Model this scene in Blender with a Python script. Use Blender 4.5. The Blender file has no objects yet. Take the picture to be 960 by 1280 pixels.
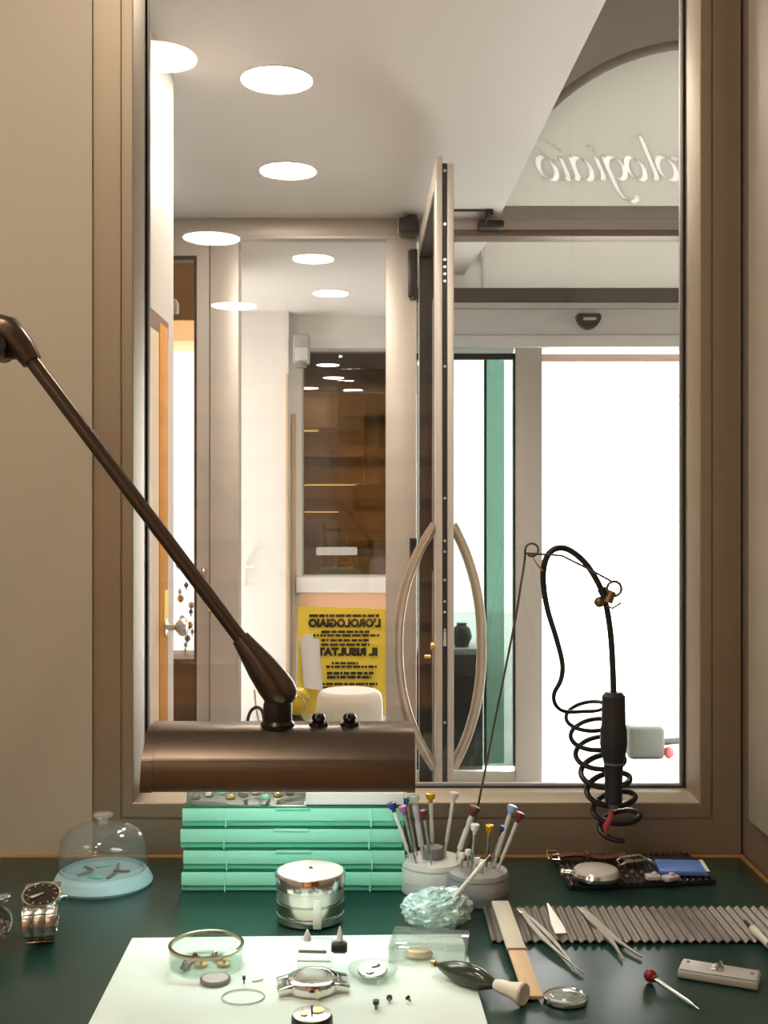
import bpy, bmesh, math, random
from mathutils import Vector, Matrix, Euler
R = math.radians
random.seed(4)
SC = bpy.context.scene
COL = SC.collection
EYE, TAB, F, CX, HY = 1.2, 0.8, 1400.0, 480.0, 645.0

# ------------------------------------------------------------------ helpers
def P(px, py, Y):
    return Vector(((px-CX)*Y/F, Y, EYE-(py-HY)*Y/F))
def T(px, py, h=0.0):
    Y = (EYE-TAB-h)*F/(py-HY)
    return Vector(((px-CX)*Y/F, Y, TAB+h))

class MB:
    def __init__(self): self.bm = bmesh.new()
    def box(self, x0, x1, y0, y1, z0, z1, bev=0.0, seg=2, M=None):
        b = bmesh.new()
        v = [b.verts.new((x, y, z)) for x in (x0, x1) for y in (y0, y1) for z in (z0, z1)]
        for f in ((0,1,3,2),(4,6,7,5),(0,4,5,1),(2,3,7,6),(0,2,6,4),(1,5,7,3)):
            b.faces.new([v[i] for i in f])
        if bev: bmesh.ops.bevel(b, geom=b.edges[:], offset=bev, segments=seg, affect='EDGES', profile=.5)
        return self._merge(b, M)
    def _merge(self, b, M=None):
        if M is not None: b.transform(M)
        bmesh.ops.recalc_face_normals(b, faces=b.faces[:])
        me = bpy.data.meshes.new('tmp'); b.to_mesh(me); b.free()
        self.bm.from_mesh(me); bpy.data.meshes.remove(me)
        return self
    def lathe(self, prof, seg=32, M=None, closed=False):
        b = bmesh.new(); rings = []
        for r, z in prof:
            if r < 1e-6: rings.append([b.verts.new((0, 0, z))])
            else: rings.append([b.verts.new((r*math.cos(2*math.pi*i/seg), r*math.sin(2*math.pi*i/seg), z)) for i in range(seg)])
        pairs = list(zip(rings, rings[1:]))
        if closed: pairs.append((rings[-1], rings[0]))
        for a, c in pairs:
            for i in range(seg):
                j = (i+1) % seg
                if len(a) == 1 and len(c) == 1: continue
                if len(a) == 1: b.faces.new((a[0], c[i], c[j]))
                elif len(c) == 1: b.faces.new((a[i], a[j], c[0]))
                else: b.faces.new((a[i], a[j], c[j], c[i]))
        return self._merge(b, M)
    def cyl(self, p0, p1, r0, r1=None, seg=16):
        p0, p1 = Vector(p0), Vector(p1); r1 = r0 if r1 is None else r1
        d = p1-p0; L = d.length
        M = Matrix.Translation(p0) @ d.to_track_quat('Z', 'Y').to_matrix().to_4x4()
        return self.lathe([(0, 0), (r0, 0), (r1, L), (0, L)], seg, M)
    def ball(self, c, r, sx=1, sy=1, sz=1, seg=16):
        n = seg//2
        prof = [(r*math.sin(math.pi*i/n) if 0 < i < n else 0, -r*math.cos(math.pi*i/n)) for i in range(n+1)]
        return self.lathe(prof, seg, Matrix.Translation(Vector(c)) @ Matrix.Diagonal((sx, sy, sz, 1)))
    def tube(self, pts, r, seg=10, cyclic=False, flat=None):
        pts = [Vector(p) for p in pts]; n = len(pts); b = bmesh.new(); rings = []
        up = None
        for i, p in enumerate(pts):
            if cyclic: t = (pts[(i+1) % n]-pts[i-1]).normalized()
            else: t = (pts[min(i+1, n-1)]-pts[max(i-1, 0)]).normalized()
            if up is None:
                up = t.orthogonal().normalized()
            up = (up - t*up.dot(t)).normalized()
            s = t.cross(up); rr = r[i] if isinstance(r, (list, tuple)) else r
            rings.append([b.verts.new(p + up*rr*math.cos(2*math.pi*k/seg) + s*rr*math.sin(2*math.pi*k/seg)) for k in range(seg)])
        for i in range(n if cyclic else n-1):
            a, c = rings[i], rings[(i+1) % n]
            off = 0
            if cyclic and i == n-1:
                off = min(range(seg), key=lambda o: (a[0].co-c[o].co).length)
            for k in range(seg):
                b.faces.new((a[k], a[(k+1) % seg], c[(k+1+off) % seg], c[(k+off) % seg]))
        if not cyclic:
            b.faces.new(rings[0][::-1]); b.faces.new(rings[-1])
        return self._merge(b)
    def prism(self, poly, z0, z1, M=None, bev=0):
        b = bmesh.new()
        a = [b.verts.new((x, y, z0)) for x, y in poly]; c = [b.verts.new((x, y, z1)) for x, y in poly]
        n = len(poly)
        b.faces.new(a[::-1]); b.faces.new(c)
        for i in range(n): b.faces.new((a[i], a[(i+1) % n], c[(i+1) % n], c[i]))
        if bev: bmesh.ops.bevel(b, geom=b.edges[:], offset=bev, segments=2, affect='EDGES')
        return self._merge(b, M)
    def grid(self, fn, nu, nv):
        b = bmesh.new()
        vs = [[b.verts.new(fn(i/nu, j/nv)) for j in range(nv+1)] for i in range(nu+1)]
        for i in range(nu):
            for j in range(nv): b.faces.new((vs[i][j], vs[i+1][j], vs[i+1][j+1], vs[i][j+1]))
        return self._merge(b)
    def build(self, name, mat, parent=None, ang=38, loc=None):
        bm = self.bm
        for f in bm.faces: f.smooth = True
        lim = R(ang)
        for e in bm.edges:
            if len(e.link_faces) == 2 and e.calc_face_angle(0) > lim: e.smooth = False
        me = bpy.data.meshes.new(name); bm.to_mesh(me); bm.free()
        me.materials.append(mat)
        o = bpy.data.objects.new(name, me); COL.objects.link(o)
        if parent is not None: o.parent = parent
        if loc is not None: o.location = loc
        return o

def tag(o, label=None, cat=None, group=None, kind=None):
    if label: o['label'] = label
    if cat: o['category'] = cat
    if group: o['group'] = group
    if kind: o['kind'] = kind
    return o
def thing(name, label, cat, loc=(0, 0, 0), rz=0, group=None, rot=None):
    o = bpy.data.objects.new(name, None); COL.objects.link(o)
    o.empty_display_size = .02
    o.location = loc; o.rotation_euler = rot if rot else (0, 0, rz)
    return tag(o, label, cat, group)
def struct(name, mb, mat, label=None):
    o = mb.build(name, mat); o['kind'] = 'structure'
    o['label'] = label or ('the ' + name.replace('_', ' ') + ' of the shop'); o['category'] = name.split('_')[0]
    return o
def structroot(name, label, cat):
    o = bpy.data.objects.new(name, None); COL.objects.link(o); o['kind'] = 'structure'
    o['label'] = label; o['category'] = cat
    return o
def along(o, p0, p1, roll=0):
    """local +Z runs from p0 to p1"""
    d = Vector(p1)-Vector(p0)
    o.matrix_world = Matrix.Translation(Vector(p0)) @ d.to_track_quat('Z', 'Y').to_matrix().to_4x4() @ Matrix.Rotation(roll, 4, 'Z')
    return d.length
def lay(o, p0, p1):
    """local +X runs from p0 to p1, local Z stays as upright as it can"""
    x = (Vector(p1)-Vector(p0)); L = x.length; x.normalize()
    y = Vector((0, 0, 1)).cross(x).normalized(); z = x.cross(y)
    M = Matrix((x, y, z)).transposed().to_4x4(); M.translation = Vector(p0)
    o.matrix_world = M
    return L
def copy_tree(o, parent=None):
    c = o.copy(); COL.objects.link(c)
    if parent is not None: c.parent = parent
    for ch in list(o.children): copy_tree(ch, c)
    return c

# ------------------------------------------------------------------ materials
def mat(name, col, rough=.5, metal=0.0, spec=.5, noise=0.0, nscale=(40, 40, 40), bump=0.0, trans=0.0, emit=None, es=0.0, coat=0.0, rnoise=0.0):
    m = bpy.data.materials.new(name); m.use_nodes = True
    nt = m.node_tree; b = nt.nodes['Principled BSDF']
    b.inputs['Base Color'].default_value = (*col, 1)
    b.inputs['Roughness'].default_value = rough; b.inputs['Metallic'].default_value = metal
    b.inputs['Specular IOR Level'].default_value = spec
    b.inputs['Coat Weight'].default_value = coat
    b.inputs['Transmission Weight'].default_value = trans
    if emit: b.inputs['Emission Color'].default_value = (*emit, 1); b.inputs['Emission Strength'].default_value = es
    if noise or bump or rnoise:
        tc = nt.nodes.new('ShaderNodeTexCoord'); mp = nt.nodes.new('ShaderNodeMapping'); nz = nt.nodes.new('ShaderNodeTexNoise')
        mp.inputs['Scale'].default_value = nscale; nz.inputs['Scale'].default_value = 1; nz.inputs['Detail'].default_value = 4
        nt.links.new(tc.outputs['Object'], mp.inputs[0]); nt.links.new(mp.outputs[0], nz.inputs['Vector'])
        if noise:
            mx = nt.nodes.new('ShaderNodeMix'); mx.data_type = 'RGBA'
            mx.inputs[6].default_value = (*[max(0, c*(1-noise)) for c in col], 1)
            mx.inputs[7].default_value = (*[min(1, c*(1+noise)) for c in col], 1)
            nt.links.new(nz.outputs['Fac'], mx.inputs[0]); nt.links.new(mx.outputs[2], b.inputs['Base Color'])
        if rnoise:
            mr = nt.nodes.new('ShaderNodeMapRange'); mr.inputs[3].default_value = max(.02, rough-rnoise); mr.inputs[4].default_value = rough+rnoise
            nt.links.new(nz.outputs['Fac'], mr.inputs[0]); nt.links.new(mr.outputs[0], b.inputs['Roughness'])
        if bump:
            bp = nt.nodes.new('ShaderNodeBump'); bp.inputs['Strength'].default_value = bump; bp.inputs['Distance'].default_value = .002
            nt.links.new(nz.outputs['Fac'], bp.inputs['Height']); nt.links.new(bp.outputs[0], b.inputs['Normal'])
    return m
def clear(name, tint=(1, 1, 1), ior=1.5, rough=0.0, haze=0.0, hazecol=(.9, .9, .9), edge=0.0):
    """thin clear sheet: transparent straight on, mirror-like at the Fresnel rate; haze adds a little milky scatter"""
    m = bpy.data.materials.new(name); m.use_nodes = True; nt = m.node_tree; nt.nodes.clear()
    out = nt.nodes.new('ShaderNodeOutputMaterial'); mx = nt.nodes.new('ShaderNodeMixShader')
    tr = nt.nodes.new('ShaderNodeBsdfTransparent'); gl = nt.nodes.new('ShaderNodeBsdfGlossy'); fr = nt.nodes.new('ShaderNodeFresnel')
    ge = nt.nodes.new('ShaderNodeNewGeometry'); ma = nt.nodes.new('ShaderNodeMix')
    ma.inputs[2].default_value = ior; ma.inputs[3].default_value = 1/ior
    nt.links.new(ge.outputs['Backfacing'], ma.inputs[0]); nt.links.new(ma.outputs[0], fr.inputs['IOR'])
    tr.inputs[0].default_value = (*tint, 1); gl.inputs['Roughness'].default_value = rough
    nt.links.new(fr.outputs[0], mx.inputs[0]); nt.links.new(gl.outputs[0], mx.inputs[2])
    src = tr.outputs[0]
    if haze or edge:
        df = nt.nodes.new('ShaderNodeBsdfDiffuse'); df.inputs[0].default_value = (*hazecol, 1)
        tl = nt.nodes.new('ShaderNodeBsdfTranslucent'); tl.inputs[0].default_value = (*hazecol, 1)
        h = nt.nodes.new('ShaderNodeMixShader'); h.inputs[0].default_value = .5
        nt.links.new(df.outputs[0], h.inputs[1]); nt.links.new(tl.outputs[0], h.inputs[2])
        h2 = nt.nodes.new('ShaderNodeMixShader'); h2.inputs[0].default_value = haze
        nt.links.new(src, h2.inputs[1]); nt.links.new(h.outputs[0], h2.inputs[2])
        src = h2.outputs[0]
    nt.links.new(src, mx.inputs[1]); nt.links.new(mx.outputs[0], out.inputs[0])
    return m
def emis(name, col, s):
    m = bpy.data.materials.new(name); m.use_nodes = True; nt = m.node_tree; nt.nodes.clear()
    e = nt.nodes.new('ShaderNodeEmission'); e.inputs[0].default_value = (*col, 1); e.inputs[1].default_value = s
    o = nt.nodes.new('ShaderNodeOutputMaterial'); nt.links.new(e.outputs[0], o.inputs[0]); return m

ALU = mat('bronze_anodised_aluminium', (.36, .30, .23), .42, .55, noise=.05, nscale=(300, 300, 3), rnoise=.05)
ALUW = mat('silver_anodised_aluminium', (.56, .51, .46), .45, .35, noise=.03, nscale=(300, 300, 3))
PANEL = mat('beige_wall_panel', (.55, .495, .41), .42, .1, noise=.04, nscale=(3, 3, 3), bump=.05)
BLACKR = mat('black_rubber', (.012, .010, .009), .5)
WHITEW = mat('white_wall_paint', (.80, .78, .75), .6, noise=.02)
CEIL = mat('ceiling_paint', (.78, .75, .72), .55, noise=.02)
GREYP = mat('grey_facade_paint', (.66, .62, .58), .7, noise=.05)
GREYD = mat('dark_grey_metal', (.16, .145, .13), .5, .3)
LINTEL = mat('light_grey_lacquer', (.66, .65, .64), .4)
FLOORM = mat('grey_stone_floor', (.42, .39, .36), .35, noise=.1, nscale=(4, 4, 4))
PAVE = mat('pale_pavement', (.75, .74, .72), .8, noise=.05)
PINKW = mat('pinkish_white_lacquer', (.50, .455, .42), .45)
WOOD = mat('orange_brown_wood', (.42, .20, .07), .6, noise=.25, nscale=(30, 30, 2))
WOODD = mat('dark_brown_wood', (.17, .075, .035), .4, noise=.25, nscale=(30, 30, 2))
WOODL = mat('light_tan_wood', (.60, .43, .27), .5, noise=.12, nscale=(30, 30, 2))
EDGE = mat('wood_edge_strip', (.50, .25, .07), .4, noise=.2, nscale=(8, 8, 8))
GREEN = mat('dark_green_laminate', (.011, .045, .038), .30, 0, .5, noise=.12, nscale=(200, 200, 200))
LAMPB = mat('bronze_brown_enamel', (.112, .083, .063), .30, .8)
LAMPD = mat('black_bronze', (.022, .016, .012), .3, .4)
WHITEI = mat('white_reflector', (.9, .9, .88), .3)
STEEL = mat('polished_steel', (.78, .77, .74), .12, 1.0)
STEELB = mat('brushed_steel', (.62, .60, .56), .28, 1.0, rnoise=.05, nscale=(200, 20, 20))
HANDLE = mat('satin_bronze_tube', (.52, .44, .36), .26, .8)
BRASS = mat('brass', (.70, .50, .20), .25, 1.0)
BLACKP = mat('black_plastic', (.014, .013, .014), .35)
BLACKG = mat('glossy_black', (.008, .007, .007), .08)
GREYPL = mat('grey_plastic', (.42, .41, .39), .45)
GREYD2 = mat('dark_grey_plastic', (.20, .19, .19), .5)
LGREY = mat('pale_grey_plastic', (.66, .64, .60), .45)
MINT = mat('mint_green_plastic', (.16, .66, .45), .28, trans=0, noise=.04)
MINTL = mat('pale_mint_plastic', (.34, .84, .64), .25)
MINTD = mat('deep_green_plastic', (.012, .13, .08), .25)
AQUA = mat('aqua_plastic', (.42, .68, .78), .4)
YELLOWGL = mat('yellow_green_plastic', (.72, .80, .18), .4)
PAPER = mat('white_mat', (.80, .90, .86), .6, noise=.01)
WHITE = mat('white_plastic', (.82, .81, .78), .4)
WHITEPA = mat('white_paper', (.85, .83, .82), .7)
YEL = mat('yellow_print', (.96, .71, .06), .55)
INK = mat('black_ink', (.02, .015, .01), .6)
RED = mat('red_plastic', (.22, .009, .01), .3)
REDD = mat('maroon_plastic', (.16, .015, .02), .3)
BLUE = mat('blue_film', (.11, .22, .62), .3, noise=.2, nscale=(60, 60, 60))
NAVY = mat('navy_plastic', (.02, .03, .20), .3)
TEAL = mat('teal_plastic', (.02, .16, .26), .3)
PURP = mat('violet_plastic', (.36, .12, .36), .3)
GOLD = mat('gold_anodised', (.80, .44, .03), .25, .6)
LILAC = mat('lilac_plastic', (.55, .48, .54), .35)
LEATHER = mat('brown_leather', (.13, .035, .02), .5, bump=.3, nscale=(300, 300, 300))
STICKW = mat('emery_paper', (.72, .64, .53), .8, noise=.06)
STICKB = mat('pale_stick_wood', (.72, .50, .30), .6, noise=.12, nscale=(10, 200, 200))
PUTTY = mat('mint_crumpled_film', (.50, .84, .73), .18, noise=.55, nscale=(120, 120, 120), coat=.3)
CORR = mat('corrugated_grey_plastic', (.19, .172, .158), .32, .15, noise=.1, nscale=(60, 60, 60))
DKMAT = mat('black_ribbed_rubber', (.022, .017, .018), .4)
OLIVE = mat('dark_olive_horn', (.045, .055, .035), .15, noise=.4, nscale=(60, 60, 60))
BLKGRN = mat('dark_green_panel', (.012, .018, .014), .4)
DARKROOM = mat('dark_interior', (.014, .011, .009), .5)
CORK = mat('salmon_board', (.80, .48, .30), .7)
SHOWW = mat('white_backlit_panel', (.9, .88, .85), .6, emit=(1, .96, .9), es=.45)
WARMLED = emis('warm_led', (1, .66, .30), 12.0)
ORLED = mat('lit_orange_panel', (.8, .5, .25), .5, emit=(1, .55, .25), es=.35)
LIGHT = emis('downlight_white', (1, .86, .73), 50)
LIGHTR = emis('rear_fill_light', (1, .92, .82), 17)  # glow of the unseen lights added for the rear room
KEYL = emis('added_key_light', (1, .86, .68), 17)  # glow of the key light added over the bench
LIGHTW = emis('downlight_warm', (1, .82, .58), 15)
TUBE = emis('fluorescent_tube', (.80, 1.0, .95), 5.8)
GLASS = clear('window_glass', (.97, .98, .97), 1.5)
GLASSR = clear('reflective_glass', (.95, .95, .945), 1.58)
GLASSG = clear('green_tinted_glass', (.50, .74, .64), 1.5)
GLASSGD = clear('double_green_glass', (.20, .40, .30), 1.5)
FROST = clear('frosted_glass', (1, 1, 1), 1.3, .3, 1.0, (.50, .485, .445))
FROSTW = clear('etched_white', (1, 1, 1), 1.3, .4, 1.0, (.74, .72, .69))
ACRYL = clear('clear_acrylic', (.95, .965, .955), 1.42, .02, .05)
ACRYG = clear('clear_glass_dish', (.92, .955, .93), 1.5, .02, .03)
DOME = clear('clear_dome', (.94, .95, .95), 1.5, .02, .07, (.8, .85, .85))

# ------------------------------------------------------------------ camera, world
cam = bpy.data.cameras.new('camera'); co = bpy.data.objects.new('camera', cam); COL.objects.link(co)
co.location = (0, 0, EYE); co.rotation_euler = (R(90), 0, 0)
cam.sensor_fit = 'HORIZONTAL'; cam.sensor_width = 24; cam.lens = 24*F/960
cam.shift_y = (HY-640)/960
cam.clip_start = .02
SC.camera = co
w = bpy.data.worlds.new('world'); SC.world = w; w.use_nodes = True
w.node_tree.nodes['Background'].inputs[0].default_value = (1, .99, .975, 1)
w.node_tree.nodes['Background'].inputs[1].default_value = 4.0
SC.view_settings.view_transform = 'Standard'; SC.view_settings.look = 'None'
SC.view_settings.exposure = 1.5; SC.view_settings.gamma = 1; SC.view_settings.use_curve_mapping = False
SC.cycles.transparent_max_bounces = 32
SC.cycles.max_bounces = 10
SC.cycles.sample_clamp_indirect = 6
SC.cycles.use_denoising = True

# ------------------------------------------------------------------ room shell
CZ = 2.28
struct('floor', MB().box(-2.0, 1.7, -4.0, 4.95, -.05, 0), FLOORM, 'grey stone floor running through workshop and shop entrance')
struct('ceiling_workshop', MB().box(-1.9, 1.0, -4.0, 1.40, CZ, CZ+.1), CEIL, 'white ceiling over the watchmaker workshop')
b = MB(); b.prism([(-2, 1.40), (.475, 1.40), (.465, 2.34), (.405, 4.45), (.36, 4.95), (.36, 6.2), (-2, 6.2)], CZ, CZ+.14)
struct('ceiling_entrance', b, CEIL, 'smooth beige ceiling of the shop entrance with slanted right edge')
struct('wall_left', MB().box(-1.9, -1.8, -4.0, 6.3, 0, CZ), WHITEW, 'white left side wall of the shop')
struct('wall_back', MB().box(-1.9, 1.0, -4.1, -4.0, 0, CZ), WOODL, 'tan rear wall of the workshop behind the viewer')
wr = struct('wall_right', MB().box(.424, .50, .2, 1.40, 0, CZ), ALU, 'bronze metal side wall at the right end of the bench')
struct('wall_right_rear', MB().box(.9, 1.0, -4, .2, 0, CZ).box(.501, 1.0, .18, .22, 0, CZ), WOODD, 'dark brown side wall of the workshop right of the viewer')  # unseen wall, coloured dark to dim the right window frame
b = MB(); b.box(.412, .4245, .3, 1.272, .853, 2.2, .006)
tr = struct('trim_1', b, PANEL, 'pale raised panel on the right side wall, lower edge just above the bench')
# front wall of the workshop around the window
b = MB(); b.box(-1.9, -.3436, 1.318, 1.40, 0, CZ)
struct('wall_front', b, PANEL, 'satin beige wall panel left of the workshop window')
b = MB(); b.box(-.3436, .424, 1.325, 1.40, 0, .79)
struct('wall_below_window', b, PANEL, 'beige wall strip below the workshop window behind the bench')
# window_1
win = structroot('window_1', 'bronze framed workshop window above the bench looking into the shop entrance', 'window')
def sweep(mb, x0, x1, z0, z1, prof, kl=1, kr=1, kb=1, kt=1):
    b = bmesh.new(); loops = []
    for u, y in prof:
        loops.append([b.verts.new(c) for c in ((x0+u*kl, y, z0+u*kb), (x1-u*kr, y, z0+u*kb), (x1-u*kr, y, z1-u*kt), (x0+u*kl, y, z1-u*kt))])
    for a, c in zip(loops, loops[1:]):
        for i in range(4): b.faces.new((a[i], a[(i+1) % 4], c[(i+1) % 4], c[i]))
    return mb._merge(b)
X0, X1, Z0, Z1 = -.3436, .4215, .797, 2.275
prof = [(0, 1.40), (0, 1.3225), (.0005, 1.322), (.0325, 1.322), (.0332, 1.3245), (.0342, 1.3245), (.035, 1.322), (.0465, 1.322), (.0475, 1.3228), (.0519, 1.345), (.0519, 1.3715)]
sweep(MB(), X0, X1, Z0, Z1, prof, 1, 1.02, 1.36, 1).build('frame', ALU, win, 25)
sweep(MB(), X0, X1, Z0, Z1, [(.0517, 1.3712), (.0519, 1.370), (.0545, 1.370), (.0552, 1.3725), (.0552, 1.381), (.05, 1.381)], 1, 1.02, 1.33, 1).build('gasket', BLACKR, win)
sweep(MB(), X0, X1, Z0, Z1, [(.0519, 1.3815), (.0519, 1.40), (.0, 1.40)], 1, 1.02, 1.36, 1).build('back_frame', ALU, win)
MB().box(X0+.053, X1-.053, 1.373, 1.379, Z0+.0705, Z1-.053).build('pane', GLASS, win)

# entrance: pier with a wooden door on the left
struct('wall_pier', MB().box(-.72, -.517, 1.40, 2.75, 0, CZ), PINKW, 'pinkish white pier at the left of the entrance')
struct('trim_2', MB().box(-1.8, -.72, 1.40, 1.43, 0, CZ), WHITEW, 'white wall end behind the workshop wall')
d1 = structroot('door_1', 'wooden door with steel knob set in the left pier', 'door')
MB().box(-.522, -.506, 2.10, 2.615, .02, 1.65).box(-.51, -.503, 2.10, 2.615, 1.61, 1.65).build('door_edge', WOODD, d1)
MB().box(-.508, -.502, 2.512, 2.606, .06, 1.635, .002).build('stile', mat('matt_orange_wood', (.56, .27, .085), .9, 0, .1, noise=.2, nscale=(30, 30, 2)), d1)
MB().box(-.508, -.5035, 2.10, 2.508, .06, 1.635, .002).build('door_panel', WOODL, d1)
MB().box(-.5035, -.5005, 2.555, 2.60, .95, 1.03).build('yellow_sticker', YEL, d1)
kn = MB().lathe([(0, 0), (.022, 0), (.022, .004), (.008, .007), (.007, .022), (.012, .026), (.0205, .034), (.0215, .042), (.017, .05), (0, .053)], 24,
    Matrix.Translation((-.502, 2.575, .945)) @ Matrix.Rotation(R(90), 4, 'Y')).build('knob', STEELB, d1)

# partition with transom at Y = 4.1
PY = 4.1
b = MB()
b.box(-1.8, .10, PY-.04, PY+.04, 2.212, CZ, .003).box(-1.8, .10, PY-.045, PY-.03, 2.205, 2.214)
b.box(.10, 1.4, PY-.04, PY+.04, 2.235, 2.325, .003).box(.10, 1.4, PY-.047, PY-.03, 2.276, 2.281)
struct('trim_3', b, ALUW, 'aluminium transom bar crossing the entrance at ceiling height')
b = MB(); b.box(-.527-.104, -.527, PY-.04, PY+.04, 0, 2.212, .004)
struct('trim_8', MB().box(.118, 1.4, PY-.05, PY+.04, 2.212, 2.236, .003), mat('taupe_lip', (.22, .165, .13), .5, .3), 'brownish lower lip of the transom bar over the door opening')
b = MB(); b.box(-.527-.104, -.527, PY-.04, PY+.04, 0, 2.212, .004)
struct('trim_4', b, ALUW, 'wide aluminium post left of the fixed glass screen')
b = MB(); b.box(.006, .118, PY-.04, PY+.04, 0, 2.212, .004)
struct('trim_5', b, ALUW, 'aluminium post on which the glass door hangs')
w2 = structroot('window_2', 'fixed glass screen between the aluminium posts of the entrance', 'window')
pn = MB().box(-.27, .27, -.004, .004, .1, 2.214).build('pane', GLASSR, w2); pn.location = (-.26, PY, 0); pn.rotation_euler = (0, 0, R(-.14))
MB().box(-.53, .01, PY-.04, PY+.04, 0, .1).build('bottom_rail', ALUW, w2)
d3 = structroot('door_2', 'aluminium framed glass side door at the left of the glass screen', 'door')
sweep(MB(), -1.30, -.634, .0, 2.208, [(0, PY+.03), (0, PY-.035), (.002, PY-.037), (.060, PY-.037), (.062, PY-.03), (.062, PY+.03)], 1, .75, 1.5, 1.05).build('frame', ALUW, d3)
sweep(MB(), -1.30, -.634, .0, 2.208, [(.061, PY-.031), (.0615, PY-.034), (.074, PY-.034), (.074, PY+.02)], 1, .75, 1.5, 1.05).build('gasket', mat('dark_brown_gasket', (.05, .028, .016), .5), d3)
MB().box(-1.24, -.69, PY-.004, PY+.004, .09, 2.14).build('pane', clear('plain_door_glass', (.97, .97, .97), 1.4), d3)
lk = MB().ball((-.655, PY-.05, 1.0), .014, 1, .8, 1).cyl((-.655, PY-.036, 1.0), (-.655, PY-.046, 1.0), .008).build('lock_knob', STEELB, d3)

# hung key on the lock post
k = thing('key_bunch', 'small key with a yellow tag hanging on the post beside the side door', 'keys', (-.632, PY-.043, .90))
MB().tube([(.0+.012*math.cos(a*R(30)), -.004, .012*math.sin(a*R(30))) for a in range(12)], .0012, 6, True).build('ring', STEELB, k)
MB().box(-.007, .007, -.005, -.003, -.045, -.012, .001).build('tag', mat('pale_yellow_tag', (.8, .68, .3), .5), k)

# back room behind the screen
struct('wall_rear_column', MB().box(-1.05, -.505, 5.92, 6.25, 0, CZ), WHITEW, 'bright white wall column behind the glass screen')
struct('wall_rear', MB().box(-.505, -.445, 6.05, 6.25, 0, CZ).box(-.445, .36, 6.05, 6.25, 2.107, CZ).box(-.445, .36, 6.05, 6.25, 0, .876).box(.06, .36, 6.05, 6.25, .876, 2.107).box(-1.9, -1.05, 6.05, 6.25, 0, CZ), WHITEW, 'white rear wall around the dark inner window')
w3 = structroot('window_3', 'dark inner window in the rear wall seen through the glass screen', 'window')
MB().box(-.445, .06, 6.18, 6.186, .876, 2.107).build('pane', clear('smoky_window_glass', (.85, .83, .80), 1.5), w3)
MB().box(-.47, .09, 6.00, 6.06, .79, .872, .004).build('sill', WHITE, w3)
MB().box(-.45, .09, 6.03, 6.055, .60, .79).build('sill_apron', CORK, w3)
b = MB(); b.box(-.517, -.505, 5.90, 5.918, 0, 1.95).box(-.495, -.475, 6.03, 6.049, .1, 1.75, .003)
struct('trim_6', b, WOODL, 'thin tan wooden strip beside the white column')
struct('trim_7', MB().box(-.80, -.788, 5.912, 5.92, 1.98, 2.25).box(-.80, -.788, 5.912, 5.92, 1.0, 1.02), GREYD, 'narrow dark slot at the edge of the white column')
wl = struct('wall_side', MB().box(.02, .116, 4.16, 6.25, 0, CZ), WHITEW, 'side wall between rear room and entrance lobby')
# alarm box on the column
a = thing('alarm_sensor', 'grey boxy alarm sensor high up beside the white column', 'sensor', P(377, 438, 5.9))
MB().box(-.045, .045, -.035, .019, -.075, .082, .012, 3).build('casing', GREYPL, a)
MB().box(-.034, .034, -.040, -.030, -.06, .01, .006).build('lens_cover', LGREY, a)
MB().cyl((0, -.02, -.095), (0, -.02, -.07), .026, .034).build('lower_cap', GREYD2, a)
MB().box(-.03, .03, .018, .15, .02, .06).build('bracket', GREYPL, a)
# handle with keys on white column
h = thing('lever_handle', 'small steel lever handle with keys on the white column', 'handle', P(308, 708, 5.9))
MB().cyl((0, .02, 0), (0, -.03, 0), .012).cyl((0, -.03, 0), (.05, -.035, 0), .007).build('lever', STEELB, h)
MB().box(-.006, .008, -.036, -.033, -.10, -.012, .001).build('key', mat('pale_brass', (.75, .68, .5), .35, .6), h)

# display cabinet behind the side door
c = thing('display_cabinet', 'lit wooden display cabinet behind the glass side door', 'cabinet', (-.97, 4.62, 0))
MB().box(-.24, .26, .0, .35, 0, .61, .004).build('base', WOODD, c)
MB().box(-.24, .26, .0, .35, 2.01, 2.26, .003).build('canopy', WOOD, c)
MB().box(-.24, .26, .02, .35, 1.925, 2.01).build('light_box', ORLED, c)
MB().box(-.24, .26, .30, .35, .61, 1.925).build('back_panel', SHOWW, c)
MB().box(-.24, -.22, .02, .30, .61, 1.925).build('side_panel', WHITEW, c); MB().box(.24, .26, .02, .30, .61, 1.925).build('side_panel', WHITEW, c)
s = thing('spot_lamp', 'small chrome spot lamp at the top of the display cabinet', 'lamp', P(218, 382, 4.56))
MB().lathe([(0, -.03), (.02, -.03), (.024, .01), (.012, .03), (0, .032)], 20, Matrix.Rotation(R(35), 4, 'X')).build('head', STEEL, s)
MB().cyl((0, .01, .02), (0, .06, .05), .005).build('arm', STEEL, s)
for i in range(16):
    px = 221+random.random()*22; py = 690+i*8.3
    t = MB().ball((0, 0, 0), .008+.008*random.random(), 1, .5, 1.1, 10).cyl((0, 0, -.02), (0, 0, .015), .003)
    o = t.build('jewellery_piece', [STEELB, GREYD2, LGREY, BRASS][i % 4]); o.location = P(px, py, 4.905)
    tag(o, 'small silvery and dark trinkets on the white cabinet back', 'jewellery', 'trinkets in the display cabinet')

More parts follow.
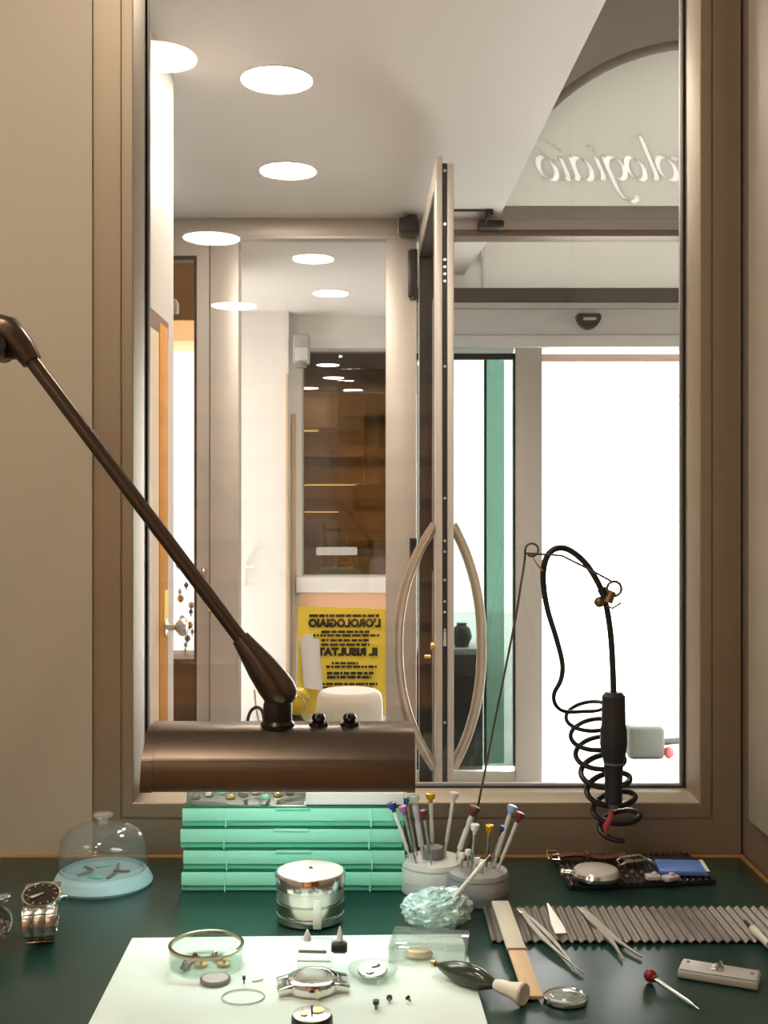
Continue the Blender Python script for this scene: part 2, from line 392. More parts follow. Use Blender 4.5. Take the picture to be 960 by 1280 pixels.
# yellow poster on the glass
ps = thing('yellow_poster', 'yellow poster with mirrored black lettering on the glass screen', 'poster', (0, PY-.012, 0))
p0, p1 = P(372, 757, PY), P(482, 762, PY)
PX0, PX1, PZ1, PZ0 = p0.x, .004, p0.z, .47
MB().grid(lambda u, v: (PX0+.004*v+(PX1-PX0)*u, -.002-.004*math.sin(u*3.1)*v, PZ0+(PZ1-.012*u-PZ0)*v), 8, 8).build('sheet', YEL, ps)
def text(body, size, loc, rot, m, parent, ext=.0006, shear=0, bold=0, sx=1, align='RIGHT', name='lettering'):
    cu = bpy.data.curves.new('t', 'FONT'); cu.body = body; cu.size = size; cu.extrude = ext; cu.shear = shear; cu.offset = bold
    cu.align_x = align; cu.resolution_u = 3
    o = bpy.data.objects.new('t', cu); COL.objects.link(o)
    bpy.context.view_layer.update()
    me = bpy.data.meshes.new_from_object(o.evaluated_get(bpy.context.evaluated_depsgraph_get()))
    bpy.data.objects.remove(o)
    me.materials.clear(); me.materials.append(m)
    t = bpy.data.objects.new(name, me); COL.objects.link(t)
    t.parent = parent; t.location = loc; t.rotation_euler = rot; t.scale = (sx, 1, 1)
    return t
# text reads from behind the sheet: local x points to -X in the world
def ptext(body, pxr, py, hpx, pxl, bold_=.0024):
    s = PY/F
    t = text(body, hpx*s*1.38, ((pxr-CX)*s, -.0085, EYE-(py-HY)*s), (R(90), 0, R(180)), INK, ps, bold=bold_, align='LEFT')
    bpy.context.view_layer.update()
    wd = t.dimensions.x
    t.scale = ((pxr-pxl)*s/max(wd, 1e-4), 1, 1)
ptext("L'OROLOGIAIO", 476, 782.5, 9.5, 386)
ptext("IL RISULTATO", 472, 818, 9, 386)
def dashes(row):
    mb = MB(); s = PY/F
    py, xl, xr, hh = row; x = xl
    while x < xr:
        ww = random.choice((3, 5, 7, 9, 11)); ww = min(ww, xr-x)
        mb.box((x-CX)*s, (x+ww-CX)*s, -.0088, -.0075, EYE-(py+hh/2-HY)*s, EYE-(py-hh/2-HY)*s)
        x += ww+1.3
    mb.build('print_line', INK, ps)
for row in [(769.0, 387, 474, 3.2), (789, 402, 462, 3), (793.5, 388, 474, 2.8), (799.5, 402, 462, 2.8), (805, 402, 462, 2.8), (828, 415, 448, 2.7), (832.5, 408, 471, 3), (840.5, 409, 467, 3.4), (845.5, 409, 464, 3.4), (854, 393, 472, 3), (858.5, 402, 466, 2.8)]: dashes(row)
pr = thing('paper_roll', 'curled white paper sheet in front of the yellow poster', 'paper', P(391, 825, PY-.05))
prof = [(.040*math.cos(R(a)), .020*math.sin(R(a))) for a in range(-200, 60, 20)]
b = MB()
b.grid(lambda u, v: (lambda a: (-.012+.036*math.cos(a)+.014*(1-v), .02*math.sin(a), -.095+.185*v-.02*u))(R(-190+250*u)), 14, 6)
b.build('curled_sheet', WHITEPA, pr); MB().box(-.03, .0, .012, .028, .0, .09).build('backing', WHITEPA, pr)

# open glass door leaf
dl = structroot('door_3', 'open glass door leaf seen edge on with bow handles', 'door')
hA, fA = Vector((.125, 4.055)), Vector((.146, 3.14))
dv = (fA-hA); DL = dv.length; ang = math.atan2(dv.y, dv.x)
dl.location = (hA.x, hA.y, 0); dl.rotation_euler = (0, 0, ang)      # local +x to the free edge; local +y points to world +X
TH = .050; DT = 2.209
MB().box(DL-.085, DL-.002, 0, .018, .03, DT, .002).box(DL-.085, DL, TH-.018, TH, .03, DT-.02, .002).build('stile', ALUW, dl)
MB().box(DL-.083, DL-.006, .0185, TH-.0185, .03, DT-.018).build('edge_groove', BLACKR, dl)
MB().box(0, .075, 0, TH, .03, DT-.01, .003).build('hinge_stile', ALUW, dl)
MB().box(.075, DL-.085, 0, TH, DT-.075, DT, .003).box(.075, DL-.085, 0, TH, .03, .13, .003).build('rail', ALUW, dl)
sweep(MB(), 0, 0, 0, 0, [(0, 0), (0, 0)])
b = MB(); b.box(.075, .095, -.001, TH+.001, .13, DT-.075).box(DL-.105, DL-.085, -.001, TH+.001, .13, DT-.075).box(.075, DL-.085, -.001, TH+.001, DT-.095, DT-.075)
b.build('gasket', BLACKR, dl)
MB().box(.09, DL-.1, .021, .029, .12, DT-.07).build('pane', GLASS, dl)
b = MB()
for z in (.42, .62, .88, .93, .96, 1.02, 1.10, 1.13, 1.25, 1.62, 1.86, 1.88, 1.90, 1.92, 2.02, 2.17):
    b.cyl((DL-.007, TH/2, z), (DL-.0035, TH/2, z), .004, seg=10)
b.box(DL-.007, DL-.003, TH/2-.004, TH/2+.004, .835, .875)
b.build('edge_screws', STEELB, dl)
def bow(side, bulge, r):
    pts = []
    for i in range(29):
        t = -1+2*i/28
        y = bulge*(1-abs(t)**2.3)
        pts.append((DL-.04, (-y-.0 if side < 0 else TH+y), .83+.345*t))
    return MB().tube(pts, r, 14)
bow(-1, .105, .0145).build('handle', HANDLE, dl); bow(1, .082, .0145).build('handle', HANDLE, dl)
MB().cyl((DL-.05, -.012, .83), (DL-.05, 0, .83), .012).cyl((DL-.05, -.03, .80), (DL-.05, -.012, .80), .006).build('lock_cylinder', BRASS, dl)
hg = MB().box(-.005, .012, -.038, -.004, 1.99, 2.16, .004).cyl((-.002, -.018, 1.985), (-.002, -.018, 2.165), .014).build('hinge', BLACKP, dl)
MB().cyl((-.002, -.018, 1.0), (-.002, -.018, 1.12), .014).cyl((-.002, -.018, .10), (-.002, -.018, .24), .014).build('hinge', BLACKP, dl)
dc = thing('door_closer', 'black door closer with thin arm on the transom above the glass door', 'door closer', (0, 0, 0))
b = MB(); b.box(.052, .125, 3.965, 4.055, 2.205, 2.262, .012, 3).cyl((.10, 4.01, 2.255), (.10, 4.01, 2.275), .02)
b.build('body', BLACKP, dc)
MB().tube([P(498, 292, 4.02), P(499, 275, 4.02), P(503, 268, 4.02)], .005).build('bright_edge', STEELB, dc)
MB().box(P(566, 0, 3.95).x, P(612, 0, 3.95).x, 3.94, 3.96, P(0, 264, 3.95).z, P(0, 260.5, 3.95).z, .002).build('arm', BLACKP, dc)
MB().cyl(P(612, 268, 3.95), P(612, 254, 3.95), .014).tube([P(612, 264, 3.95), P(609, 272, 3.97), P(606, 281, 4.0)], .006).build('elbow', BLACKP, dc)
MB().box(P(597, 0, 4.03).x, P(629, 0, 4.03).x, 3.99, 4.05, P(0, 288, 4.03).z, P(0, 278, 4.03).z, .008, 3).build('shoe', BLACKP, dc)

# ------------------------------------------------------------------ facade at Y = 4.95
FY = 4.95; S = FY/F
ax, az, AR = (880-CX)*S, EYE-(325-HY)*S, 276*S
# arch wall: strips from arc to the top
b = bmesh.new(); n = 40; TOPZ = 3.7
arc = [(ax+AR*math.cos(math.pi*i/n), az+AR*math.sin(math.pi*i/n)) for i in range(n+1)]
def wallstrip(pts, y0, y1):
    for (xa, za), (xb, zb) in zip(pts, pts[1:]):
        q = [b.verts.new(v) for v in ((xa, y0, za), (xb, y0, zb), (xb, y0, TOPZ), (xa, y0, TOPZ))]; b.faces.new(q)
        q = [b.verts.new(v) for v in ((xa, y0, za), (xb, y0, zb), (xb, y1, zb), (xa, y1, za))]; b.faces.new(q)
        q = [b.verts.new(v) for v in ((xa, y1, za), (xb, y1, zb), (xb, y1, TOPZ), (xa, y1, TOPZ))]; b.faces.new(q)
wallstrip(arc, FY, FY+.2)
mb = MB(); mb._merge(b)
mb.box(.12, ax-AR, FY, FY+.2, 2.44, TOPZ).box(ax+AR, 2.6, FY, FY+.2, 0, TOPZ)
struct('wall_facade', mb, GREYP, 'grey facade wall around the arched fanlight')
fan = structroot('window_4', 'arched frosted fanlight with mirrored script lettering over the entrance', 'window')
b = MB(); ring = []
pts = [(ax+(AR-.012)*math.cos(math.pi*i/n), az+(AR-.012)*math.sin(math.pi*i/n)) for i in range(n+1)]
b.tube([(x, FY+.015, z) for x, z in pts if z > 2.45], .022, 10)
b.build('arch_moulding', mat('taupe_moulding', (.34, .29, .25), .5), fan)
b = bmesh.new(); vs = [b.verts.new((x, FY+.06, z)) for x, z in arc]+[b.verts.new((ax-AR, FY+.06, 2.15)), b.verts.new((ax+AR, FY+.06, 2.15))]
b.faces.new(vs); r_ = bmesh.ops.extrude_face_region(b, geom=b.faces[:]); bmesh.ops.translate(b, vec=(0, .008, 0), verts=[v for v in r_['geom'] if isinstance(v, bmesh.types.BMVert)])
m_ = MB(); m_._merge(b); fpane = m_.build('frosted_pane', FROST, fan)
MB().box(.118, ax-AR, FY+.06, FY+.068, 2.15, 2.44).build('side_pane', FROST, fan)
MB().box(.118, 2.6, FY-.02, FY+.12, 2.13, 2.205, .004).build('base_rail', GREYD, fan)
def script(word, xr, zb, unit, y0, slant=.42):
    def ell(cx, cy, rx, ry, a0=60, a1=420, n=22):
        return [(cx+rx*math.cos(R(a0+(a1-a0)*i/n)), cy+ry*math.sin(R(a0+(a1-a0)*i/n))) for i in range(n+1)]
    tail = lambda x: [(x, .28), (x+.03, .12), (x+.12, .03), (x+.25, .10)]
    G = {'O': ([ell(.8, .95, .72, .95, n=30)], 1.75), 'r': ([[(.15, .95), (.15, 0)], [(.15, .55), (.3, .85), (.5, .95), (.6, .85)]], .62),
         'o': ([ell(.38, .5, .33, .48)], .80), 'l': ([[(.12, 1.85), (.12, .6)]+tail(.12)], .47),
         'g': ([ell(.38, .52, .33, .46), [(.70, .98), (.70, .2), (.68, -.40), (.55, -.75), (.32, -.88), (.08, -.80), (0, -.6)]], .90),
         'i': ([[(.12, .95), (.12, .6)]+tail(.12), [(.12, 1.32), (.16, 1.42)]], .47),
         'a': ([ell(.38, .5, .33, .48), [(.70, .97), (.70, .5)]+tail(.70)], .97)}
    mb = MB(); xx = 0; nv = Vector((math.cos(R(35)), math.sin(R(35))))*.10
    for ch in word:
        strokes, adv = G[ch]
        for st in strokes:
            q_ = [(Vector((xx+a, c_))) for a, c_ in st]
            for a, c_ in zip(q_, q_[1:]):
                quad = [a-nv, c_-nv, c_+nv, a+nv]
                mb.prism([(v.x+slant*v.y, v.y) for v in quad], 0, 1)
        xx += adv
    M = Matrix(((-unit, 0, 0, xr), (0, 0, -.003, y0), (0, unit, 0, zb), (0, 0, 0, 1)))
    mb.bm.transform(M); bmesh.ops.recalc_face_normals(mb.bm, faces=mb.bm.faces[:])
    return mb
uu = 31*S
wdt = sum({'O': 1.75, 'r': .62, 'o': .80, 'l': .47, 'g': .90, 'i': .47, 'a': .97}[c_] for c_ in 'Orologiaio')
cutter = script('Orologiaio', (674-CX)*S+uu*(wdt+.2), EYE-(221-HY)*S, uu, FY+.0655).build('cutter', FROSTW)
for v in cutter.data.vertices: v.co.y = FY+.0655+(v.co.y-FY-.0655)*0+(.02 if v.co.y > FY+.0645 else -.02)
bo = fpane.modifiers.new('cut', 'BOOLEAN'); bo.object = cutter; bo.operation = 'DIFFERENCE'; bo.solver = 'EXACT'; bo.use_self = True
bpy.context.view_layer.update()
bo.operation = 'INTERSECT'; bpy.context.view_layer.update()
lm = bpy.data.meshes.new_from_object(fpane.evaluated_get(bpy.context.evaluated_depsgraph_get()))
lm.materials.clear(); lm.materials.append(FROSTW); lm.name = 'script_lettering'
for f_ in lm.polygons: f_.use_smooth = False; f_.material_index = 0
lo = bpy.data.objects.new('script_lettering', lm); COL.objects.link(lo); lo.parent = fan
bo.operation = 'DIFFERENCE'; bpy.context.view_layer.update()
nm = bpy.data.meshes.new_from_object(fpane.evaluated_get(bpy.context.evaluated_depsgraph_get()))
fpane.modifiers.clear(); fpane.data = nm; nm.name = 'frosted_pane'
for f_ in nm.polygons: f_.use_smooth = False
bpy.data.objects.remove(cutter)

# lobby roof and walls
struct('ceiling_lobby', MB().box(.25, 2.6, 1.4, FY+.2, 3.7, 3.8), GREYP, 'high grey ceiling over the entrance lobby')
struct('wall_lobby', MB().box(1.45, 1.55, 1.40, FY, 0, TOPZ).box(.424, 1.5, 1.40, 1.46, 0, .79).box(.44, 1.5, 1.40, 1.46, CZ, TOPZ).box(.46, 1.5, 1.38, 1.42, .79, CZ), WHITEW, 'white side wall of the entrance lobby')
struct('wall_void', MB().prism([(.28, 1.40), (.47, 1.40), (.46, 2.34), (.40, 4.45), (.355, 4.945), (.28, 4.945)], CZ+.14, TOPZ), WHITEW, 'white wall above the edge of the lowered ceiling')
# sliding door
sd = structroot('door_4', 'automatic sliding glass door onto the bright street', 'door')
b = MB(); b.box(.12, 1.46, FY-.08, FY+.1, 1.935, 2.128, .003)
b.build('lintel_case', LINTEL, sd)
MB().box(.12, 1.46, FY-.084, FY-.078, 2.098, 2.102).box(.12, 1.46, FY-.084, FY-.078, 1.985, 1.989).build('lintel_groove', GREYPL, sd)
x = lambda px: (px-CX)*S
z = lambda py: EYE-(py-HY)*S
MB().box(x(643), x(676), FY-.05, FY+.02, 0, 1.935, .004).build('post', ALUW, sd)
MB().box(.12, x(643), FY-.04, FY+.0, z(985), z(962), .003).box(x(643)+.001, x(672), FY-.052, FY+.0, z(985), z(960), .003).build('bottom_rail', ALUW, sd)
MB().box(.12, x(643), FY-.03, FY+.0, z(450), z(443)).box(x(640.5), x(643), FY-.03, FY, .1, z(443)).build('gasket', BLACKR, sd)
MB().box(.12, x(641), FY-.03, FY+.0, z(443), z(437)).build('top_rail', mat('mint_rail', (.55, .68, .64), .4, .3), sd)
MB().box(.12, x(640), FY-.022, FY-.014, .1, z(449)).build('pane', clear('pale_green_glass', (.33, .375, .355), 1.5), sd)
MB().box(x(608), x(631), FY+.03, FY+.042, .1, z(449)).build('second_pane', clear('deep_green_glass', (.45, .575, .515), 1.5), sd)
MB().box(x(606), x(609), FY+.025, FY+.045, .1, z(449)).build('pane_edge', mat('dark_green_edge', (.02, .06, .04), .3), sd)
MB().box(x(676), 1.46, FY+.0, FY+.05, z(452), z(442)).build('head_strip', mat('pale_pink_rail', (.70, .52, .45), .5), sd)
ms = thing('motion_sensor', 'black bowl shaped motion sensor on the lintel over the sliding door', 'sensor', (x(730), FY-.08, z(398)))
prof = [(.056*math.cos(R(a)), .068*math.sin(R(a))) for a in range(0, -181, -15)]
MB().prism([(px_, pz_) for px_, pz_ in prof], 0, .05, Matrix.Rotation(R(90), 4, 'X'), .008).build('housing', BLACKP, ms)
MB().box(-.026, .03, -.053, -.048, -.030, -.018, .002).build('label_plate', GREYPL, ms)
# outside
struct('pavement', MB().box(-1, 6, FY, 14, -.06, -.005), PAVE, 'pale sunlit pavement beyond the sliding door')
pl = thing('black_cabinet', 'dark cabinet behind the lower part of the sliding door glass', 'cabinet', (0, 0, 0))
MB().box(.12, x(609), FY+.22, FY+.5, -.004, z(826)+.0, .004).build('body', BLKGRN, pl)
MB().box(.12, x(615), FY+.21, FY+.51, z(826), z(818), .003).build('top_board', WHITE, pl)
for i, (px, r_, l_) in enumerate(((577, .05, 'larger round black vase on the dark cabinet outside the sliding glass'), (604, .026, 'smaller round black vase on the dark cabinet outside the sliding glass'))):
    o = thing('vase', l_, 'vase', ((px-CX)*(FY+.3)/F, FY+.3, z(818)), group='black vases on the dark cabinet')
    MB().lathe([(0, 0), (r_*.6, 0), (r_, r_*.9), (r_*.8, r_*1.7), (r_*.45, r_*2.0), (r_*.5, r_*2.2), (r_*.4, r_*2.2), (0, r_*1.9)], 20).build('body', BLACKP, o)
st = thing('street_fitting', 'grey green metal box with a short rod on the pavement outside', 'metal box', P(806, 945, 5.6)); st.location.z = -.005
MB().box(-.09, .09, -.06, .08, 0, .16, .025, 3).build('box', mat('grey_green_metal', (.035, .037, .025), .6), st)
MB().cyl((.08, 0, .075), (.21, 0, .085), .018).build('rod', BLACKP, st)
MB().ball((.115, -.02, .028), .028).build('red_cap', mat('faded_red', (.30, .04, .05), .5), st)

# ------------------------------------------------------------------ ceiling lights
def downlight(x_, y_, m, label, r_=.085):
    o = thing('ceiling_downlight', label, 'ceiling light', (x_, y_, CZ), group='round recessed ceiling lights')
    MB().lathe([(r_, -.0015), (r_+.004, -.004), (r_+.007, -.003), (r_+.009, 0)], 36).build('trim_ring', WHITE, o)
    MB().lathe([(0, -.002), (r_, -.002), (r_, -.0005), (0, -.0005)], 36).build('diffuser', m, o)
    return o
downlight(-.265, 2.77, LIGHT, 'round ceiling light of the entrance, nearer of the two to the window')
downlight(-.300, 3.50, LIGHT, 'round ceiling light of the entrance, nearer of the two to the transom bar')
downlight(-1.25, 5.0, LIGHTR, 'round light added to brighten the rear room, unseen behind the post', .12)  # unseen light added so the rear room is bright
downlight(-.62, 5.15, LIGHTR, 'round light added to brighten the rear room above the display cabinet side', .089).location.x = -.95  # second light added to brighten the rear room
for i, (x_, y_) in enumerate(((-.53, .12), (-.67, -1.6), (-.77, -3.0))):
    downlight(x_, y_, LIGHTW, 'round warm workshop ceiling light, %s' % ('almost above the bench', 'in the middle of the workshop', 'by the rear shelves')[i], (.089, .11, .115)[i])
for i, (x_, y_) in enumerate(((-1.30, .25), (-1.35, -1.1))):
    o = thing('fill_panel', 'square warm fill light panel added at the unseen left of the workshop, %s' % ('nearer the bench', 'further from the bench')[i], 'ceiling light', (x_, y_, CZ))  # fill panels added out of view to brighten the workshop
    MB().box(-.30, .30, -.30, .30, -.012, 0, .003).build('frame', WHITE, o)
    MB().box(-.28, .28, -.28, .28, -.014, -.0121).build('diffuser', emis('fill_panel_glow', (1, .86, .68), 2.0), o)

downlight(-.40, .64, KEYL, 'round warm key light added above the bench, out of view', .10)  # added key light, placed so its window reflection stays out of frame
downlight(.25, 1.95, LIGHT, 'round light added out of view beyond the workshop window to brighten the entrance', .085)  # added light out of view, brightens poster and tub
# shelves behind the viewer, mirrored in the glass screen
sh = thing('shelving_unit', 'tall warm lit wooden shelving at the rear of the workshop', 'shelves', (-.6, -3.78, 0))
MB().box(-.95, -.92, -.18, .18, 0, 2.1).box(.92, .95, -.18, .18, 0, 2.1).box(-.02, .02, -.18, .18, 0, 2.1).build('upright', WOOD, sh)
MB().box(-.95, .95, -.20, -.18, 0, 2.1).build('back_board', WOODL, sh)
for i in range(9):
    MB().box(-.92, .92, -.18, .18, .1+i*.235, .125+i*.235).build('shelf', WOODL, sh)
for i in range(1, 9):
    MB().box(-.92, .92, .181, .19, .07+i*.235, .125+i*.235).build('shelf_lip', WOOD, sh)  # lip boards added to hide the strips from the front
    MB().box(-.90, .90, .15, .17, .088+i*.235, .0985+i*.235).build('light_strip', WARMLED, sh)

# added inner room: its contents stand in for reflections in the dark window
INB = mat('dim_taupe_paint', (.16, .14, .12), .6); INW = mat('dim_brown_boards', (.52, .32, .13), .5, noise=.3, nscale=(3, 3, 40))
struct('wall_standin_sides', MB().box(-1.7, -1.62, 6.26, 9.9, 0, 2.27).box(.26, .32, 6.26, 9.9, 0, 2.27), INB, 'dim side walls of the added inner room behind the dark window')  # shell added to hold the reflection stand-ins
struct('ceiling_standin', MB().box(-1.7, .32, 6.26, 9.9, 2.28, 2.36), INB, 'dim grey ceiling of the added inner room behind the dark window')
struct('wall_standin_back', MB().box(-1.62, .26, 9.75, 9.9, 0, 2.27), INW, 'brown boarded back wall of the added inner room')
struct('floor_standin', MB().box(-1.7, .32, 6.26, 9.9, -.05, 0), INB, 'dark floor of the added inner room')
INL = emis('reflected_light_glow', (1, .90, .74), 6)
for i, (px, py) in enumerate(((410, 456), (417, 472), (386, 485))):
    Yl = 1512/(HY-py); v = P(px, py, Yl)
    o = downlight(v.x, Yl, INL, 'round stand-in for a reflected light in the added room, %s' % ('nearest to the dark window', 'behind the nearest one', 'furthest back at the left')[i], .08); o.location.z = 2.2795  # glowing discs stand in for lights mirrored in the glass
us = thing('shelf_reflection', 'lit shelves added as a reflection on the back wall of the inner room', 'shelves', (-.62, 9.6, 0))  # added shelves stand in for the mirrored workshop shelves
MB().box(-.45, -.42, -.14, .14, 0, 2.16).box(.42, .45, -.14, .14, 0, 2.16).build('upright', INW, us)
IND = emis('reflected_shelf_glow', (1, .60, .22), .4)
for i in range(7):
    zz = .55+i*.23
    MB().box(-.42, .42, -.14, .14, zz, zz+.022).build('shelf', INW, us)
    MB().box(-.40+.1*(i % 3), .40-.17*(i*7 % 4), -.10, -.06, zz-.012, zz-.0005).build('shelf_glow', IND, us)  # glow added for the warm lines of the mirrored shelves
st_ = MB().box(P(458, 0, 9.6).x, P(475, 0, 9.6).x, 9.60, 9.70, 0, 2.16, .004).build('post_reflection', mat('pale_green_paint', (.32, .36, .28), .6))  # added post stands in for a pale mirrored strip
tag(st_, 'pale green post added for a reflected strip at the back right of the inner room', 'post')
dk = thing('standin_desk', 'dark desk added behind the dark window to carry the reflection stand-ins', 'desk', (-.35, 7.05, 0))  # desk added only to support the mirrored shapes
MB().box(-.5, .5, -.35, .35, .775, .80, .003).build('top', BLKGRN, dk)
for sx in (-.46, .46):
    for sy in (-.31, .31): MB().box(sx-.02, sx+.02, sy-.02, sy+.02, 0, .775).build('leg', GREYD, dk)
lt = thing('lamp_reflection', 'white bar lamp standing in for the bench lamp reflection in the dark window', 'lamp', P(421, 692, 7.0)); lt.location.z = .8005  # stands in for the bench lamp mirrored in the glass
MB().box(-.128, .128, -.03, .03, .155, .205, .012, 3).build('shade', mat('reflected_shade_glow', (.85, .85, .83), .4, emit=(1, .97, .92), es=.28), lt)  # glow added to match the mirrored lamp shade
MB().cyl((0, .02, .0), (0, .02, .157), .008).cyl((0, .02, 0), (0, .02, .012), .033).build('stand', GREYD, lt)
gb = thing('boxes_reflection', 'green box standing in for the reflected parts boxes in the dark window', 'box', P(423, 715, 6.86)); gb.location.z = .8005  # stands in for the mirrored stack of green boxes
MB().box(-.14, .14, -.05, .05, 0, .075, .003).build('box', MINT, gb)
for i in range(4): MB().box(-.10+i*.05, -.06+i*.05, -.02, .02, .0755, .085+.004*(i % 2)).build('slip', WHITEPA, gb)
gu = thing('grey_reflection', 'grey box shape standing in for a reflection at the left of the dark window', 'machine', P(389, 680, 7.2)); gu.location.z = .8005  # added for a grey shape mirrored from the workshop
MB().box(-.08, .08, -.08, .08, 0, .365, .01).build('housing', GREYD2, gu); MB().box(-.05, .05, -.086, -.081, .20, .30).build('panel', GREYD, gu)
cc = thing('cream_reflection', 'cream cylinder standing in for a reflection in the dark window', 'canister', P(416, 680, 7.3)); cc.location.z = .8005  # added for a pale cylinder mirrored from the workshop
MB().lathe([(0, 0), (.05, 0), (.05, .36), (.046, .37), (.02, .375), (.02, .41), (0, .41)], 24).build('body', mat('cream_paint', (.45, .38, .28), .5), cc)
MB().lathe([(.0505, .30), (.052, .30), (.052, .32), (.0505, .32)], 24, None, True).build('band', GREYD, cc)
mc = thing('dark_reflection', 'black microscope shape standing in for a dark reflection in the dark window', 'microscope', P(441, 680, 7.24)); mc.location.z = .8005  # added for a black shape in the mirrored workshop
MB().box(-.07, .07, -.09, .09, 0, .03, .01).build('base', BLACKP, mc); MB().box(-.03, .03, .03, .08, .03, .40, .01).build('column', BLACKP, mc)
MB().cyl((0, -.03, .22), (0, -.03, .44), .04, .03).cyl((0, -.03, .15), (0, -.03, .22), .02, .04).build('tube', BLACKP, mc)
ch = thing('silhouette_reflection', 'dark chair shape standing in for a reflected silhouette at the right of the dark window', 'chair', (P(465, 0, 8.1).x, 8.1, 0))  # added for the dark silhouette mirrored in the glass
MB().box(-.14, .14, -.06, .04, .62, 1.44, .06, 4).build('backrest', BLACKP, ch); MB().box(-.22, .22, -.45, -.02, .45, .53, .03, 3).build('seat', BLACKP, ch)
MB().cyl((0, -.22, .06), (0, -.22, .45), .025).build('column', GREYD, ch)
for i in range(5):
    a = R(72*i); MB().cyl((0, -.22, .07), (.26*math.cos(a), -.22+.26*math.sin(a), .03), .018).build('foot', GREYD, ch)
MB().cyl((0, .0, .50), (0, .0, .66), .02).build('back_support', GREYD, ch)

# ------------------------------------------------------------------ workbench
wb = thing('workbench', 'dark green topped watchmaker bench with wooden edge strip', 'workbench', (0, 0, 0))
MB().box(-1.25, .4175, .42, 1.313, .765, TAB, .0015).build('top', GREEN, wb)
MB().box(-1.25, .4215, 1.3135, 1.3175, .765, TAB+.002, .0008).box(.418, .4215, .42, 1.3135, .765, TAB+.002, .0008).build('edge_strip', EDGE, wb)
for (lx, ly) in ((-1.2, .47), (-1.2, 1.26), (.37, .47), (.37, 1.26)):
    MB().box(lx-.025, lx+.025, ly-.025, ly+.025, 0, .765, .003).build('leg', WOOD, wb)
MB().box(-1.2, .37, 1.25, 1.27, .35, .75).build('modesty_panel', WOOD, wb)

# white work mat
q = [T(165, 1175), T(577, 1170), T(618, 1285), T(112, 1285)]
q[2].y = q[3].y = .76; q[3].x = -.232; q[2].x = .084
q[2] = Vector((.088, .70, 0)); q[3] = Vector((-.226, .70, 0))
o = MB().prism([(v.x, v.y) for v in q[::-1]], TAB+.0002, TAB+.0022, None, .0006).build('work_mat', PAPER)
tag(o, 'bright white work mat lying on the green bench under the lamp', 'mat')
MAT = .0024

# ------------------------------------------------------------------ bench lamp
LY = 1.05; k = LY/F
lamp = thing('bench_lamp', 'bronze brown fluorescent bench lamp on a slanted arm', 'lamp', (0, 0, 0))
def L(px, py, dy=0): v = P(px, py, LY); v.y += dy; return v
LF = LY-.043
xa, xb = P(175, 0, LF).x, P(519, 0, LF).x; zb = EYE-(990-HY)*LF/F; zt = L(0, 906).z
H = zt-zb
prof = [(-.043, 0), (-.0445, .003), (-.0385, H*.49), (-.0375, H*.53), (-.0355, H*.57), (-.018, H*.90), (-.008, H*.985), (.0, H), (.028, H*.97), (.044, H*.75), (.052, H*.45), (.056, 0)]
inner = [(.054, 0), (.050, H*.45), (.042, H*.73), (.027, H*.94), (.0, H*.97), (-.017, H*.87), (-.034, H*.55), (-.0365, H*.48), (-.0415, .003)]
def shadeprism(poly, x0, x1):
    b = MB(); M = Matrix(((0, 0, 1, 0), (1, 0, 0, 0), (0, 1, 0, 0), (0, 0, 0, 1)))   # poly (y,z), extrude along x
    b.prism([(a, c) for a, c in poly], x0, x1, M); return b
so = shadeprism(prof+inner, xa+.010, xb-.007).build('shade', LAMPB, lamp, 50); so.location = (0, LY, zb)
for (x0, x1) in ((xa, xa+.0105), (xb-.0075, xb)):
    e = shadeprism([(a*1.02, c*1.012) for a, c in prof], x0, x1)
    ob = e.build('end_cap', LAMPB, lamp, 50); ob.location = (0, LY, zb-.0005)
lin = [(.0535, .001), (.0495, H*.45), (.0415, H*.72), (.0265, H*.93), (.0, H*.96), (-.0165, H*.86), (-.0335, H*.54), (-.036, H*.47), (-.041, .003),
       (-.040, .003), (-.035, H*.46), (-.0325, H*.53), (-.016, H*.85), (0, H*.95), (.026, H*.92), (.0405, H*.71), (.0485, H*.44), (.0525, .001)]
r_ = shadeprism(lin, xa+.012, xb-.009).build('reflector', WHITEI, lamp, 50); r_.location = (0, LY, zb)
tb = MB().cyl((xa+.016, LY+.006, zb+H*.42), (xb-.014, LY+.006, zb+H*.42), .008).build('tube', TUBE, lamp)
for px in (398, 437):
    v = L(px, 905)
    MB().lathe([(0, 0), (.009, 0), (.009, .003), (.0055, .004), (.0065, .008), (.005, .011), (0, .0115)], 16).build('knob', BLACKG, lamp).location = (v.x, LY-.0, zb+H*.985)
nb = L(347, 911)
MB().lathe([(0, -.003), (.0155, -.003), (.016, .002), (.0135, .005), (.0135, .020), (.0115, .025), (.0115, .028), (0, .028)], 28).build('swivel_socket', LAMPD, lamp).location = (nb.x, LY, zb+H*.985)
j0, j1 = L(349, 864), L(300, 797)
d = j1-j0
kb = MB(); Mk = Matrix.Translation(j0) @ d.to_track_quat('Z', 'Y').to_matrix().to_4x4(); Ld = d.length
kb.lathe([(0, -.0165), (.009, -.0145), (.0145, -.009), (.0165, 0), (.0165, .008), (.0145, Ld*.45), (.0105, Ld*.8), (.0085, Ld), (0, Ld)], 28, Mk)
kb.cyl(j0, (nb.x, LY, zb+H+.022), .010)
kb.build('lower_knuckle', LAMPB, lamp)
e0, e1 = L(300, 797), L(36, 446)
MB().cyl(e0, e1, .0068, seg=20).build('arm', LAMPB, lamp)
j2 = L(2, 412)
kb = MB(); kb.tube([L(40, 452), L(30, 437), L(18, 424), L(8, 413), L(-2, 410), L(-14, 416), L(-24, 430)], [.0095, .0115, .0135, .0145, .0145, .0135, .012], 20)
kb.build('upper_knuckle', LAMPB, lamp)
